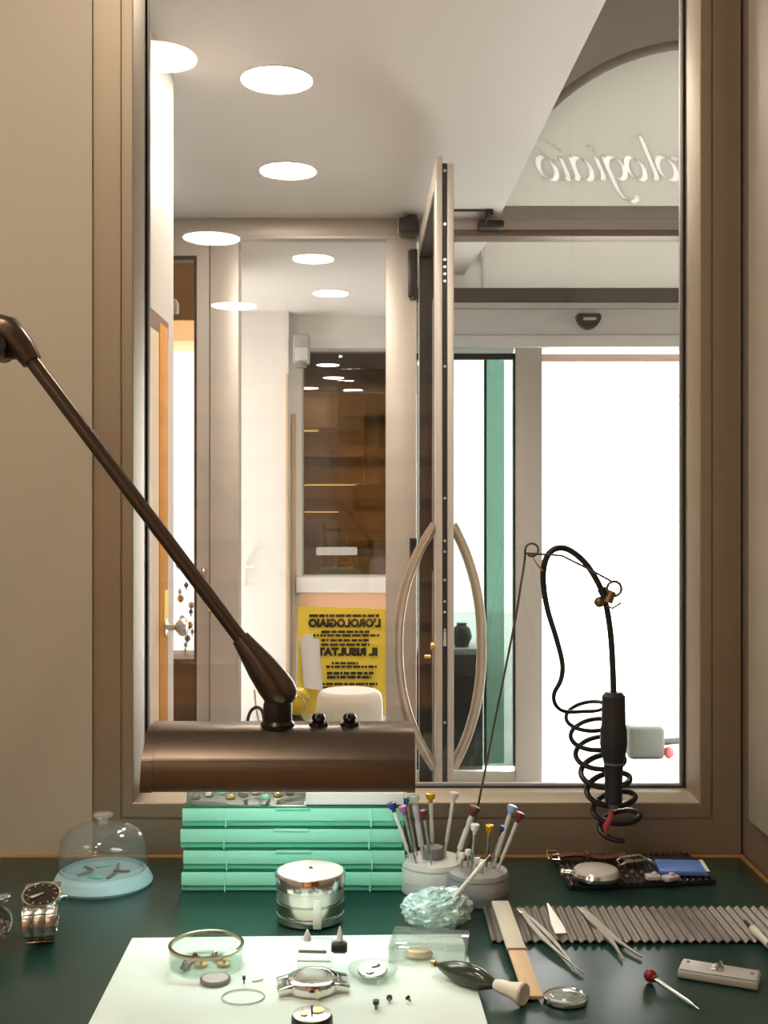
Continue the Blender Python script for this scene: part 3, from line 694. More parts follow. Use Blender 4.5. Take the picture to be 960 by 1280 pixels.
MB().cyl(L(-3, 434, -.016), L(-3, 434, .016), .013).box(L(-12, 0).x, L(24, 0).x, LY-.006, LY+.006, L(0, 449).z, L(0, 425).z, .003).build('hinge_fork', LAMPD, lamp)
MB().cyl(L(1, 437, -.0175), L(1, 432, -.0165), .004).build('hinge_screw', STEEL, lamp)
c0 = L(-24, 430); c1 = Vector((-.62, 1.05, .83))
MB().cyl(c0, c1, .0068, seg=20).build('arm', LAMPB, lamp)
MB().cyl((-.62, 1.05, TAB+.0003), (-.62, 1.05, .84), .02).build('foot', LAMPD, lamp)

# ------------------------------------------------------------------ green drawer boxes
gy = 1.191; gs = gy/F
gx0, gx1 = (226-CX)*gs, (504-CX)*gs
hts = [TAB+.0003, EYE-(1088-HY)*gs, EYE-(1061-HY)*gs, EYE-(1034-HY)*gs, EYE-(1008-HY)*gs]
order = ('lowest of the four', 'second from the bottom', 'third from the bottom', 'topmost of the four')
for i in range(4):
    a, c = hts[i], hts[i+1]-.0004; hh = c-a
    off = (0, .002, -.001, .001)[i]
    o = thing('parts_box', 'flat mint green plastic box, %s in its stack' % order[i], 'box', ((gx0+gx1)/2+off, gy, a), group='stacked green parts boxes')
    W = (gx1-gx0)/2
    MB().box(-W, W, .003, .105, 0, hh*.70, .0015).build('tray', MINT, o)
    MB().box(-W, W, 0, .106, hh*.27, hh*.90, .0018).build('front_band', MINTL, o)
    MB().box(-W+.001, W-.001, .002, .105, hh*.905, hh, .001).build('seam', MINTD, o)
    MB().box(-W*.16, W*.16, -.0012, .001, hh*.80, hh*.95, .0008).build('catch', MINTL if i in (1, 2) else MINT, o)
    MB().box(-W+.046, -W+.0475, -.0006, .002, 0, hh*.9).build('rib', MINTL, o); MB().box(W-.036, W-.0345, -.0006, .002, 0, hh*.9).build('rib', MINTL, o)
# loose clear tray of paper slips on top
zt4 = hts[4]
o = thing('clear_tray', 'clear flat tray of small parts on top of the green boxes', 'tray', ((gx0+gx1)/2, gy, zt4))
MB().box(-.113, .012, .004, .10, .0003, .0145, .001).build('tray', ACRYL, o)
for i in range(9):
    xx = -.105+i*.0125
    MB().ball((xx, .015+.01*(i % 3), .006), .0045, 1.3, 1, .8, 8).build('part', [GREYD2, STEELB, MINTL, BRASS][i % 4], o)
o = MB().box(-.05, .055, .0, .07, 0, .0125, .001).build('paper_pad', WHITEPA); o.location = ((gx0+gx1)/2+.064, gy+.004, zt4+.0005)
tag(o, 'stack of white paper slips on top of the green boxes, beside the clear tray', 'paper')

# ------------------------------------------------------------------ glass bell
o = thing('glass_bell', 'clear glass bell with knob on an aqua base', 'bell jar', T(129, 1104))
MB().lathe([(0, 0), (.052, 0), (.0535, .003), (.050, .010), (.047, .014), (.043, .016), (.043, .012), (0, .012)], 48).build('base', AQUA, o)
MB().lathe([(.0455, .0165), (.0465, .0165), (.0478, .022), (.0478, .034), (.0455, .048), (.0385, .0575), (.027, .0625), (.010, .0645), (0, .0648), (0, .0636), (.010, .0633), (.0265, .0612), (.0375, .0565), (.0443, .0475), (.0466, .034), (.0466, .022)], 48).build('dome', DOME, o)
MB().lathe([(0, .0648), (.005, .0650), (.0045, .069), (.0105, .073), (.011, .0755), (.007, .0775), (0, .078)], 24).build('knob', clear('knob_glass', (.93, .94, .93), 1.5, .05, .35, (.85, .82, .78)), o)
for i in range(7):
    a = i*.9
    MB().box(-.009, .009, -.002, .002, 0, .002, .0005, M=Matrix.Translation((.02*math.cos(a), .02*math.sin(a), .0125)) @ Matrix.Rotation(a*2, 4, 'Z')).build('loose_part', [GREYD2, STEELB, MINTL][i % 3], o)
o = MB().lathe([(0, 0), (.029, 0), (.030, .002), (.028, .006), (0, .006)], 28).build('yellow_lid', YELLOWGL)  # flat yellow green lid beside the bell base
p = T(86, 1114); o.location = (p.x-.0155, p.y-.0015, TAB+.0002); o.scale = (.42, .6, 1)
tag(o, 'yellow green plastic lid peeking out beside the glass bell base', 'dish')

# ------------------------------------------------------------------ wristwatches
def make_watch(loc, rz, label):
    o = thing('wristwatch', label, 'watch', loc, rz, 'steel wristwatches on the left of the bench')
    Mt = Matrix.Translation((0, 0, .040)) @ Matrix.Rotation(R(21), 4, 'X')
    MB().lathe([(0, -.007), (.0165, -.007), (.0188, -.004), (.0192, .001), (.0186, .003), (.0180, .0045), (.0162, .0048), (.0158, .0038), (0, .0038)], 40, Mt)\
        .build('case', STEEL, o)
    for sx in (-1, 1):
        for sy in (-1, 1):
            MB().box(-.0035, .0035, -.006, .006, -.003, .003, .001, M=Mt @ Matrix.Translation((sx*.0128, sy*.0178, -.002)) @ Matrix.Rotation(-sy*R(25), 4, 'X')).build('lug', STEEL, o)
    dial = MB().lathe([(0, .0040), (.0157, .0040), (.0157, .0036), (0, .0036)], 40, Mt).build('dial', mat('brown_black_dial', (.018, .011, .009), .22), o)
    b = MB()
    for i in range(12):
        b.box(-.0006, .0006, .0118, .0145, .0041, .0046, M=Mt @ Matrix.Rotation(R(30*i), 4, 'Z'))
    b.build('hour_marks', STEELB, dial)
    MB().box(-.0009, .0009, -.002, .010, .0047, .0052, M=Mt @ Matrix.Rotation(R(118), 4, 'Z')).build('hand', WHITE, dial)
    MB().box(-.0007, .0007, -.002, .0125, .0053, .0057, M=Mt @ Matrix.Rotation(R(112), 4, 'Z')).build('hand', STEEL, dial)
    MB().cyl(Mt @ Vector((.019, 0, -.001)), Mt @ Vector((.0232, 0, -.001)), .0028).build('crown', STEEL, o)
    # closed bracelet: oval of links under the case
    N = 17
    for part, rng in (('bracelet', range(1, N)),):
        b = MB()
        for i in rng:
            a = R(62) - R(304)*i/N          # from front lug round the bottom to the back lug
            a = R(-90) + (i/N-.5)*R(292)
            yy, zz = .0255*math.cos(a-0)*1.0, .0205+.0205*math.sin(a)*.90
            ta = math.atan2(.0205*.9*math.cos(a), -.0255*math.sin(a))
            M_ = Matrix.Translation((0, yy, zz+.0012)) @ Matrix.Rotation(ta, 4, 'X')
            b.box(-.0048, .0048, -.0031, .0031, -.0016, .0016, .0007, M=M_)
            M2 = Matrix.Translation((0, 0, 0))
            ww_ = .0125+.003*abs(math.sin((i/N-.5)*math.pi)); b.box(-ww_, -.0053, -.0031, .0031, -.0013, .0013, .0006, M=M_); b.box(.0053, ww_, -.0031, .0031, -.0013, .0013, .0006, M=M_)
        b.build(part, STEELB, o)
    MB().box(-.0128, .0128, -.008, .008, -.0002, .0022, .001).build('clasp', STEEL, o)
    return o
p = T(52, 1176)
make_watch((p.x, p.y, TAB+.0004), R(12), 'steel wristwatch with dark dial standing on its closed bracelet')
p = T(-27, 1186)
make_watch((p.x, p.y, TAB+.0004), R(-35), 'steel wristwatch cut off by the left picture edge beside the dark dialled watch')

# ------------------------------------------------------------------ steel tin
o = thing('steel_tin', 'round polished steel tin with tiers in front of the green boxes', 'tin', T(388, 1149))
MB().lathe([(0, 0), (.031, 0), (.0335, .0025), (.0335, .0085), (.0325, .0092), (.0322, .0105), (0, .0105)], 56).build('lower_tier', STEEL, o)
MB().lathe([(.0322, .0105), (.0335, .0112), (.0338, .0205), (.0325, .0212), (.0325, .0222), (0, .0222)], 56).build('middle_tier', mat('olive_tier', (.50, .48, .38), .2, 1), o)
MB().lathe([(.0325, .0222), (.0335, .023), (.0335, .034), (.033, .0345), (0, .0345)], 56).build('upper_tier', mat('satin_tier', (.80, .78, .74), .3, .9), o)
MB().lathe([(.033, .0346), (.0345, .035), (.0348, .047), (.034, .0485), (.0325, .0488)], 56).build('lid_band', STEEL, o)
MB().lathe([(.0325, .0487), (.031, .0482), (0, .0488)], 56).build('lid', mat('satin_lid', (.80, .74, .70), .5, .6), o)
MB().lathe([(0, 0), (.0022, 0), (.0015, .0018), (0, .002)], 12, Matrix.Translation((0, .006, .0486))).build('lid_pin', GREYD2, o)
bw = MB(); bw.box(.003, .011, -.0345, -.0325, .002, .030, .0008); bw.build('white_strip', WHITE, o).rotation_euler = (0, 0, R(3))  # narrow white strip on the front of the tin

# ------------------------------------------------------------------ screwdriver holders and screwdrivers
def holder(loc, r, label, ms, hh):
    o = thing('screwdriver_stand', label, 'stand', loc, 0, 'round screwdriver stands')
    MB().lathe([(0, 0), (r*.97, 0), (r, .001), (r, hh*.34), (r*.985, hh*.36), (0, hh*.36)], 44).build('base', ms[0], o)
    MB().lathe([(0, hh*.37), (r*.985, hh*.37), (r*.985, hh*.72), (r*.96, hh*.76), (r*.96, hh*.80), (r*.98, hh*.84), (r*.93, hh*.97), (r*.85, hh), (0, hh)], 44).build('turntable', ms[1], o)
    return o
H1 = T(542, 1112); H2 = T(592, 1123)
H1.x -= .0005
o1 = holder(H1, .0345, 'pale grey round stand full of thin screwdrivers beside the green boxes', (GREYPL, LGREY), .034)
MB().lathe([(0, .0342), (.011, .0342), (.012, .036), (.012, .043), (.0105, .046), (0, .0465)], 24).build('centre_knob', GREYD2, o1)
H2.x += .004
o2 = holder(H2, .0335, 'dark grey round screwdriver stand right of the pale grey one', (GREYD2, mat('mid_grey_turntable', (.30, .29, .29), .5)), .031)
SD = [  # top px, base px, handle colour, cap colour, dy, radius, stand, words
 (489, 1003, 514, 1082, WHITE, NAVY, -.014, .0021, H1, 'blue topped screwdriver leaning furthest left in the pale stand'),
 (503, 1007, 520, 1085, STEELB, PURP, -.020, .0018, H1, 'violet topped screwdriver in the pale stand, next to the blue topped one'),
 (506, 996, 521, 1072, STEELB, TEAL, .008, .0018, H1, 'teal topped screwdriver at the left of the pale stand'),
 (517, 994, 529, 1076, LILAC, clear('green_clear_cap', (.75, .85, .78), 1.5, .1, .5, (.5, .62, .52)), -.004, .0032, H1, 'thick screwdriver with cloudy green cap in the pale stand'),
 (529, 1012, 539, 1090, STEELB, REDD, -.026, .0016, H1, 'maroon topped thin screwdriver at the front of the pale stand'),
 (538, 991, 541, 1072, LGREY, GOLD, .014, .0024, H1, 'orange topped upright screwdriver in the pale stand'),
 (568, 990, 556, 1072, LGREY, LGREY, .012, .0022, H1, 'plain pale metal screwdriver at the right of the pale stand'),
 (594, 1008, 570, 1080, LGREY, LEATHER, -.008, .0031, H1, 'brown topped thick screwdriver leaning right out of the pale stand'),
 (594, 1030, 589, 1100, STEELB, WHITE, -.014, .0018, H2, 'white topped screwdriver standing at the left of the dark stand'),
 (612, 1031, 608, 1103, GREYD2, GOLD, .004, .0015, H2, 'gold topped screwdriver upright in the middle of the dark stand'),
 (630, 1033, 613, 1105, STEELB, NAVY, .010, .0016, H2, 'navy topped screwdriver in the dark stand'),
 (641, 1007, 617, 1104, LGREY, mat('sky_blue_cap', (.35, .5, .75), .3), .006, .0026, H2, 'pale blue topped screwdriver leaning right in the dark stand'),
 (651, 1016, 622, 1108, LGREY, REDD, -.006, .0021, H2, 'maroon topped screwdriver leaning furthest right in the dark stand'),
]
def screwdriver(p0, p1, ms, mc, r, label, group):
    o = thing('screwdriver', label, 'screwdriver', p0, 0, group)
    Lh = along(o, p0, p1)
    MB().lathe([(0, 0), (r*.55, .0), (r*.6, Lh*.18), (r, Lh*.2), (r, Lh*.55), (r*.8, Lh*.58), (r*.8, Lh*.64), (r, Lh*.66), (r, Lh-.012), (r*.7, Lh-.0105), (0, Lh-.0105)], 16).build('shaft', ms, o)
    MB().lathe([(0, Lh-.0105), (r*.8+.0006, Lh-.0105), (r*.7+.0006, Lh-.0075), (r+.0018, Lh-.0065), (r+.0028, Lh-.003), (r+.0026, Lh-.0005), (r+.001, Lh), (0, Lh)], 16).build('swivel_cap', mc, o)
    return o
for (tx, ty, bx, by, ms, mc, dy, r, Hc, lab) in SD:
    zs = Hc.z+(.034 if Hc is H1 else .031)+.0006
    yb = Hc.y+dy
    xbse = (bx-CX)*yb/F
    # keep the foot on the turntable
    dx_ = xbse-Hc.x; m_ = .029
    if math.hypot(dx_, dy) > m_: s_ = m_/math.hypot(dx_, dy); xbse = Hc.x+dx_*s_; yb = Hc.y+dy*s_
    top = P(tx, ty, yb-.004)
    screwdriver(Vector((xbse, yb, zs)), top, ms, mc, r, lab, 'screwdrivers in the two round stands')
for i, (px, py, dy) in enumerate(((577, 1066, .004), (585, 1062, .012), (597, 1072, -.004), (603, 1075, -.012))):
    yb = H2.y+dy; zs = H2.z+.0316
    xx = (px-CX)*yb/F
    top = P(px, py, yb)
    o = thing('blade_pin', 'short white capped blade pin, number of the row on the dark stand', 'blade', (xx, yb, zs), 0, 'short pins in the dark stand')
    o['label'] = ('short white capped pin at the left edge of the dark stand', 'short white capped pin at the back of the dark stand', 'short white capped pin in the middle of the dark stand', 'short white capped pin near the front of the dark stand')[i]
    Lh = top.z-zs
    MB().lathe([(0, 0), (.0014, 0), (.0014, Lh-.006), (0, Lh-.006)], 12).build('shaft', STEELB, o)
    MB().lathe([(0, Lh-.006), (.0034, Lh-.0055), (.0038, Lh-.003), (.003, Lh), (0, Lh+.0005)], 14).build('cap', WHITE, o)

# ------------------------------------------------------------------ crumpled mint film with white stick
o = thing('crumpled_film', 'crumpled mint green plastic film ball in front of the screwdriver stands', 'plastic film', T(547, 1157))
b = bmesh.new(); bmesh.ops.create_icosphere(b, subdivisions=5, radius=1)
from mathutils import noise as NZ
for v in b.verts:
    n_ = v.co.normalized()
    d_ = .98+.20*NZ.noise(n_*2.0)+.20*abs(NZ.noise(n_*3.2+Vector((3, 1, 2))))-.14*abs(NZ.noise(n_*6))
    v.co = Vector((n_.x*.0335*d_, n_.y*.024*d_, max(0, .0165+n_.z*.0205*d_)))
m_ = MB(); m_._merge(b); m_.build('film', PUTTY, o, 16)
wst = thing('white_stick', 'thin white stick leaning over the crumpled mint film', 'stick', (0, 0, 0))
q0, q1 = P(566, 1124, o.location.y-.012), P(604, 1079, o.location.y+.004)
Ls = along(wst, q0, q1)
MB().lathe([(0, 0), (.0022, .0), (.0022, Ls-.006), (.0028, Ls-.004), (.0024, Ls), (0, Ls)], 14).build('rod', WHITE, wst)
MB().lathe([(0, Ls), (.0012, Ls), (.0005, Ls+.012), (0, Ls+.012)], 10).build('tip', STEELB, wst)

# ------------------------------------------------------------------ things on the white mat
def M_(px, py, h=0): v = T(px, py, MAT); return v
o = thing('glass_dish', 'round glass dish with metal rim holding watch parts on the white mat', 'dish', M_(258, 1206))
MB().lathe([(0, 0), (.0315, 0), (.0325, .001), (.0325, .016), (.0312, .016), (.0312, .0018), (0, .0018)], 44).build('dish', ACRYG, o)
MB().lathe([(.0305, .0165), (.0332, .0162), (.0334, .0188), (.0318, .0198), (.0305, .0192)], 44, None, True).build('rim', mat('olive_steel', (.42, .38, .27), .22, 1.0), o)
gl = o.location
for i, (dx, dy, m, l_) in enumerate(((-.014, .006, REDD, 'small dark red part in the rimmed glass dish'), (-.004, -.004, BRASS, 'small brass wheel near the middle of the rimmed glass dish'), (.008, .008, STEELB, 'small steel plate at the back of the rimmed glass dish'), (.016, -.002, BRASS, 'brass plate at the right of the rimmed glass dish'), (-.016, -.010, GREYD2, 'dark spring at the left front of the rimmed glass dish'))):
    t = MB()
    if i % 2: t.lathe([(0, 0), (.006, 0), (.006, .0012), (.0015, .0013), (.0013, .004), (0, .004)], 14)
    else: t.box(-.007, .007, -.003, .003, 0, .003, .0008).ball((.003, 0, .004), .0026, seg=10)
    q = t.build('watch_part', m); q.location = (gl.x+dx, gl.y+dy, gl.z+.0021); q.rotation_euler = (0, 0, i*1.1)
    tag(q, l_, 'watch part', 'parts in the rimmed glass dish')
o = thing('watch_dial', 'small round white faced disc with dark edge in front of the rimmed glass dish', 'dial', M_(269, 1227))
MB().lathe([(0, 0), (.0125, 0), (.013, .001), (.013, .003), (.0122, .0036), (.0112, .0032), (0, .0032)], 32).build('rim', GREYD2, o)
MB().lathe([(0, .0033), (.011, .0033), (.011, .0037), (0, .0037)], 32).build('face', mat('pale_face', (.62, .60, .57), .35), o)
o = MB().tube([(.0175*math.cos(R(a*10)), .0145*math.sin(R(a*10)), .0008) for a in range(36)], .0006, 6, True).build('gasket_ring', mat('clear_ring', (.55, .58, .50), .3)); o.location = M_(304, 1247)
tag(o, 'thin pale oval ring lying on the white mat', 'ring')
def screw(px, py, label, r=.0021, h=.004, tilt=0):
    o = thing('watch_screw', label, 'screw', M_(px, py), 0, 'tiny dark watch parts on the mat')
    o.rotation_euler = (tilt, 0, px)
    o.location.z += abs(math.sin(tilt))*r
    MB().lathe([(0, h*.55), (r, h*.55), (r, h), (r*.6, h*1.05), (0, h*1.05)], 14).build('head', BLACKP, o)
    MB().lathe([(0, 0), (r*.5, 0), (r*.5, h*.55), (0, h*.55)], 10).build('shank', GREYD2, o)
screw(305, 1229, 'tiny dark pin right of the small white faced disc', .0014, .006)
screw(470, 1261, 'black screw, nearest of the three tiny dark parts', .0026, .007)
screw(487, 1254, 'tiny dark part in the middle of the three on the mat', .0024, .004, R(70))
screw(513, 1254, 'tiny dark part furthest right of the three on the mat', .002, .0045, R(50))
o = MB().box(0, .0005, 0, .0005, 0, .0005); 
o = MB().tube([(0, 0, .0007), (.004, .001, .0007), (.009, .0045, .0007)], .0006, 6).build('hair_spring', BRASS); o.location = M_(315, 1228)
tag(o, 'hair thin brass wire beside the tiny dark pin', 'wire')
# watch case
o = thing('watch_case', 'empty steel watch case with lugs in the middle of the white mat', 'watch case', M_(391, 1236), R(8))
MB().lathe([(.0165, .003), (.0168, .0005), (.020, 0), (.0225, .002), (.023, .006), (.0215, .010), (.0185, .0115), (.0165, .0112)], 44, None, True).build('ring', STEEL, o)
for sx in (-1, 1):
    for sy in (-1, 1):
        MB().box(-.0085, .0085, -.0028, .0028, -.003, .003, .0012, M=Matrix.Translation((sx*.0215, sy*.011, .0052)) @ Matrix.Rotation(sx*R(14), 4, 'Y')).build('lug', STEEL, o)
MB().cyl((.002, -.0225, .006), (.002, -.027, .006), .003).build('crown', mat('gold_steel', (.75, .68, .42), .15, 1), o)
for sx in (-1, 1): MB().cyl((sx*.024, -.011, .0052), (sx*.024, .011, .0052), .0012).build('spring_bar', GREYD2, o)
# clear block with knob
o = thing('clear_holder', 'clear plastic movement holder with dark bar and black knob on the white mat', 'holder', M_(397, 1213), R(-3))
MB().box(-.0165, .0125, -.011, .011, 0, .026, .002).build('block', ACRYL, o)
MB().box(-.015, .009, -.0122, -.0112, .0195, .0222, .0004).build('dark_bar', GREYD2, o)
MB().box(-.0165, .0125, -.0125, -.0112, .012, .0135, .0004).build('lower_bar', LGREY, o)
MB().cyl((.0125, 0, .021), (.026, 0, .021), .0045).cyl((.014, 0, .021), (.0245, 0, .021), .0055).build('knob', BLACKP, o)
MB().lathe([(0, .0262), (.0036, .0262), (.003, .030), (.0008, .0355), (0, .036)], 12, Matrix.Translation((-.009, 0, 0))).lathe([(0, .0265), (.003, .0265), (.0026, .031), (.0006, .039), (0, .0395)], 12, Matrix.Translation((.0195, 0, 0))).build('peg', WHITE, o)
# movement at the bottom edge
o = thing('watch_movement', 'round steel watch movement in dark holder at the bottom edge of the mat', 'watch movement', M_(390, 1287))
MB().lathe([(0, 0), (.0155, 0), (.0163, .002), (.016, .010), (.015, .0118), (0, .0118)], 40).build('holder', mat('dark_bronze_ring', (.03, .022, .018), .3, .3), o)
MB().lathe([(0, .0119), (.0148, .0119), (.0148, .0126), (.0138, .0129), (0, .0129)], 40).build('plate', STEELB, o)
MB().lathe([(0, .013), (.0052, .013), (.0052, .0138), (0, .0138)], 20, Matrix.Translation((.004, .004, 0))).lathe([(0, .013), (.003, .013), (.003, .0138), (0, .0138)], 16, Matrix.Translation((-.006, -.003, 0))).build('wheel', BRASS, o)
MB().cyl((0, .0, .013), (0, 0, .0185), .0009).build('arbor', GREYD2, o)
# small dish with movement
o = thing('small_dish', 'small shallow glass dish with a watch movement, middle right of the white mat', 'dish', M_(466, 1222))
MB().lathe([(0, 0), (.014, 0), (.0195, .004), (.0215, .0085), (.0205, .0088), (.0185, .0048), (.0135, .0012), (0, .0012)], 40).build('dish', ACRYG, o)
q = thing('movement_piece', 'silvery watch movement lying in the small shallow glass dish', 'watch part', o.location+Vector((0, 0, .0052)))
q.rotation_euler = (R(8), R(-6), .4)
MB().lathe([(0, 0), (.0125, 0), (.013, .0012), (.012, .0030), (0, .0030)], 28).build('plate', mat('olive_silver', (.50, .50, .40), .25, 1), q)
MB().lathe([(0, .0031), (.004, .0031), (.004, .004), (0, .004)], 14, Matrix.Translation((-.004, -.003, 0))).box(.0, .008, .001, .004, .0031, .0042, .0004).build('bridge', STEEL, q)
# clear box
o = thing('clear_box', 'low clear plastic box with slanted lid at the right corner of the white mat', 'box', T(537, 1193, MAT), R(-8))
o.location.z = TAB+MAT
b = MB(); Wd, Dp, Hh, th = .0345, .025, .013, .0012
b.box(-Wd, Wd, -Dp, Dp, 0, th).box(-Wd, Wd, -Dp, -Dp+th, th, Hh).box(-Wd, Wd, Dp-th, Dp, th, Hh).box(-Wd, -Wd+th, -Dp+th, Dp-th, th, Hh).box(Wd-th, Wd, -Dp+th, Dp-th, th, Hh)
b.build('tray', ACRYL, o)
MB().box(-Wd-.0008, Wd+.0008, -Dp-.0008, Dp+.0008, Hh+.0003, Hh+.0018, .0006).build('lid', ACRYL, o)
q = MB().lathe([(0, 0), (.010, 0), (.011, .002), (.009, .005), (0, .006)], 20).build('brass_part', mat('pale_gold', (.72, .58, .36), .35, .6)); q.location = o.location+Vector((-.010, -.006, .0016)); q.scale = (1.2, .8, 1)
tag(q, 'pale gold part lying inside the low clear box', 'watch part')
# olive spindle with white cap
o = thing('loupe_tool', 'dark olive spindle shaped tool with white flared end at the right edge of the mat', 'tool')
a0, a1 = T(541, 1206, .010), T(655, 1243, .010)
a0.z += .0015; Lt = along(o, a0, a1)
MB().lathe([(0, 0), (.0022, .001), (.002, .006), (.004, .010), (.0080, .022), (.0100, .036), (.0090, .050), (.0055, .060), (.003, .066), (0, .066)], 28).build('spindle', OLIVE, o)
MB().lathe([(.0012, -.0005), (.003, -.0005), (.003, .003), (.0012, .003)], 16, None, True).build('tip_ring', BRASS, o)
MB().lathe([(0, .0655), (.0045, .0655), (.0055, .070), (.0062, .080), (.0085, .0885), (.0095, .0925), (.0085, .094), (.005, .0925), (0, .0925)], 28).build('flared_end', mat('ivory_plastic', (.80, .74, .64), .4), o)

# ------------------------------------------------------------------ right side tools
c0, c1 = T(604, 1137), T(608, 1180)
y1c, y0c = c0.y, c1.y; xl, xr = c0.x, .408
NR = int((xr-xl)/.0085)
b = MB()
def corr(u, v, dz): return (xl+(xr-xl)*u, y0c+(y1c-y0c)*v, TAB+.0022+.0013*math.sin(2*math.pi*NR*u)+dz)
b.grid(lambda u, v: corr(u, v, .0006), NR*8, 1); b.grid(lambda u, v: corr(u, v, -.0006), NR*8, 1)
o = b.build('corrugated_mat', CORR); tag(o, 'grey corrugated mat lying across the right of the bench', 'mat')
# emery stick
o = thing('emery_stick', 'flat two tone wooden emery stick beside the corrugated mat', 'stick')
s0, s1 = T(625, 1140), T(667, 1252); s0.z = TAB+.0075; s1.z = TAB+.0012
Ls = lay(o, s0, s1)
MB().box(0, Ls*.56, -.0085, .0085, 0, .0042, .0006).build('paper_sleeve', STICKW, o)
MB().box(Ls*.56+.0006, Ls, -.0080, .0080, .0004, .0036, .0006).build('bare_end', STICKB, o)
MB().box(Ls*.55, Ls*.565, -.0087, .0087, -.0001, .0044, .0003).build('band', WOODD, o)
# tweezers
def tweezers(j, tips, label, mt, w0=.0055, bow_=.0040):
    o = thing('tweezers', label, 'tweezers', j, 0, 'steel tweezers across the corrugated mat')
    mid = (tips[0]+tips[1])/2; Lx = lay(o, j, mid)
    inv = o.matrix_world.inverted()
    for s_, tp in ((1, tips[0]), (-1, tips[1])):
        t = inv @ tp; pts = []
        n_ = 14; up, dn = [], []
        for i in range(n_+1):
            u = i/n_; cy = s_*bow_*math.sin(math.pi*u*.75)*1.1*(1-u*.4)+t.y*u**1.2
            wdt = w0*(.62+.38*math.sin(math.pi*min(1, u*1.25)))*(1 if u < .5 else max(.16, 1-(u-.5)*1.7))*.5
            up.append((Lx*u, cy+wdt)); dn.append((Lx*u, cy-wdt))
        MB().prism(up+dn[::-1], 0 if s_ > 0 else .0002, .0016 if s_ > 0 else .0018).build('arm', mt, o)
    MB().box(-.002, .010, -.0035, .0035, -.0003, .0021, .0005).build('joint', mt, o)
    return o
def Z(v, h): v = v.copy(); v.z = TAB+h; return v
PALES = mat('pale_steel', (.74, .69, .61), .30, .75)
tweezers(Z(T(650, 1139, .005), .0058), (Z(T(721, 1223), .0010), Z(T(732, 1217), .0010)), 'bright steel tweezers with tips close together, the left pair on the corrugated mat', PALES, .0048, .0075)
tweezers(Z(T(727, 1138, .005), .0058), (Z(T(786, 1211), .0010), Z(T(795, 1190), .0010)), 'steel tweezers with wide open tips, the right pair on the corrugated mat', PALES, .0085, .0052)
o = thing('pointed_blade', 'short pale pointed blade standing up between the two tweezers', 'blade')
s0, s1 = T(701, 1166, .006), P(684, 1130, 1.10)
s0.z = TAB+.0046; Lb = lay(o, s0, s1)
MB().prism([(0, -.0055), (Lb*.3, -.0055), (Lb, -.0006), (Lb, .0006), (Lb*.3, .0055), (0, .0055)], 0, .0014).build('blade', mat('pale_steel2', (.82, .79, .74), .3, .8), o)
# red ball screwdriver
o = thing('red_screwdriver', 'small screwdriver with red ball handle pointing to the lower right', 'screwdriver')
s0, s1 = T(813, 1220, .0055), T(874, 1262, .0015); s0.z = TAB+.0058; s1.z = TAB+.0016
Lb = along(o, s0, s1)
MB().ball((0, 0, 0), .0056, 1, 1, 1, 20).cyl((0, 0, .004), (0, 0, .007), .0028).build('ball_handle', RED, o)
MB().lathe([(0, .0065), (.0019, .0065), (.0019, Lb-.012), (.0008, Lb-.006), (.0006, Lb), (0, Lb)], 14).build('shaft', STEELB, o)
# grey block
o = thing('grey_gauge', 'small pale grey rectangular plastic block with a metal clip in the right corner', 'block', T(899, 1224), R(-24))
MB().box(-.0335, .0335, -.0135, .0135, .0002, .0075, .002, 3).build('body', GREYPL, o)
MB().box(-.032, .032, -.012, .012, .0076, .0085, .0004).build('top_plate', mat('grey_top', (.46, .45, .44), .4), o)
MB().cyl((-.027, .006, .0085), (-.027, .006, .0092), .0016).cyl((.027, .002, .0085), (.027, .002, .0092), .0016).build('screw_head', GREYD2, o)
MB().box(-.006, .003, -.004, .007, .0086, .0098, .0004).box(-.003, -.0005, -.0045, .0045, .0098, .0125, .0004).cyl((.0012, .004, .0098), (.0012, .004, .0145), .0014).build('clip', STEELB, o)
# watch crystal disc
o = thing('watch_glass', 'round silvery watch glass lying beside the end of the emery stick', 'watch glass', T(707, 1251))
MB().lathe([(0, 0), (.0165, 0), (.0182, .0015), (.0182, .004), (.0168, .0048), (.0162, .004), (0, .004)], 40).build('rim', STEEL, o)
MB().lathe([(.0160, .0042), (.013, .0058), (.007, .0068), (0, .0071), (0, .0066), (.007, .0063), (.0158, .0041)], 40).build('crystal', ACRYG, o)
# black tipped tool at right edge
o = thing('oiler_tool', 'black tipped tool with pale body at the right edge of the mat', 'tool')
s0, s1 = T(930, 1150, .008), T(968, 1188, .006); s0.z = TAB+.0078; s1.z = TAB+.0062
Lb = along(o, s0, s1)
MB().lathe([(0, 0), (.0007, 0), (.0016, .004), (.0016, .020), (0, .020)], 12).build('tip', BLACKP, o)
MB().lathe([(0, .020), (.0030, .020), (.0045, .023), (.0045, .034), (.0035, .036), (.0035, .060), (0, .060)], 20).build('body', LGREY, o)

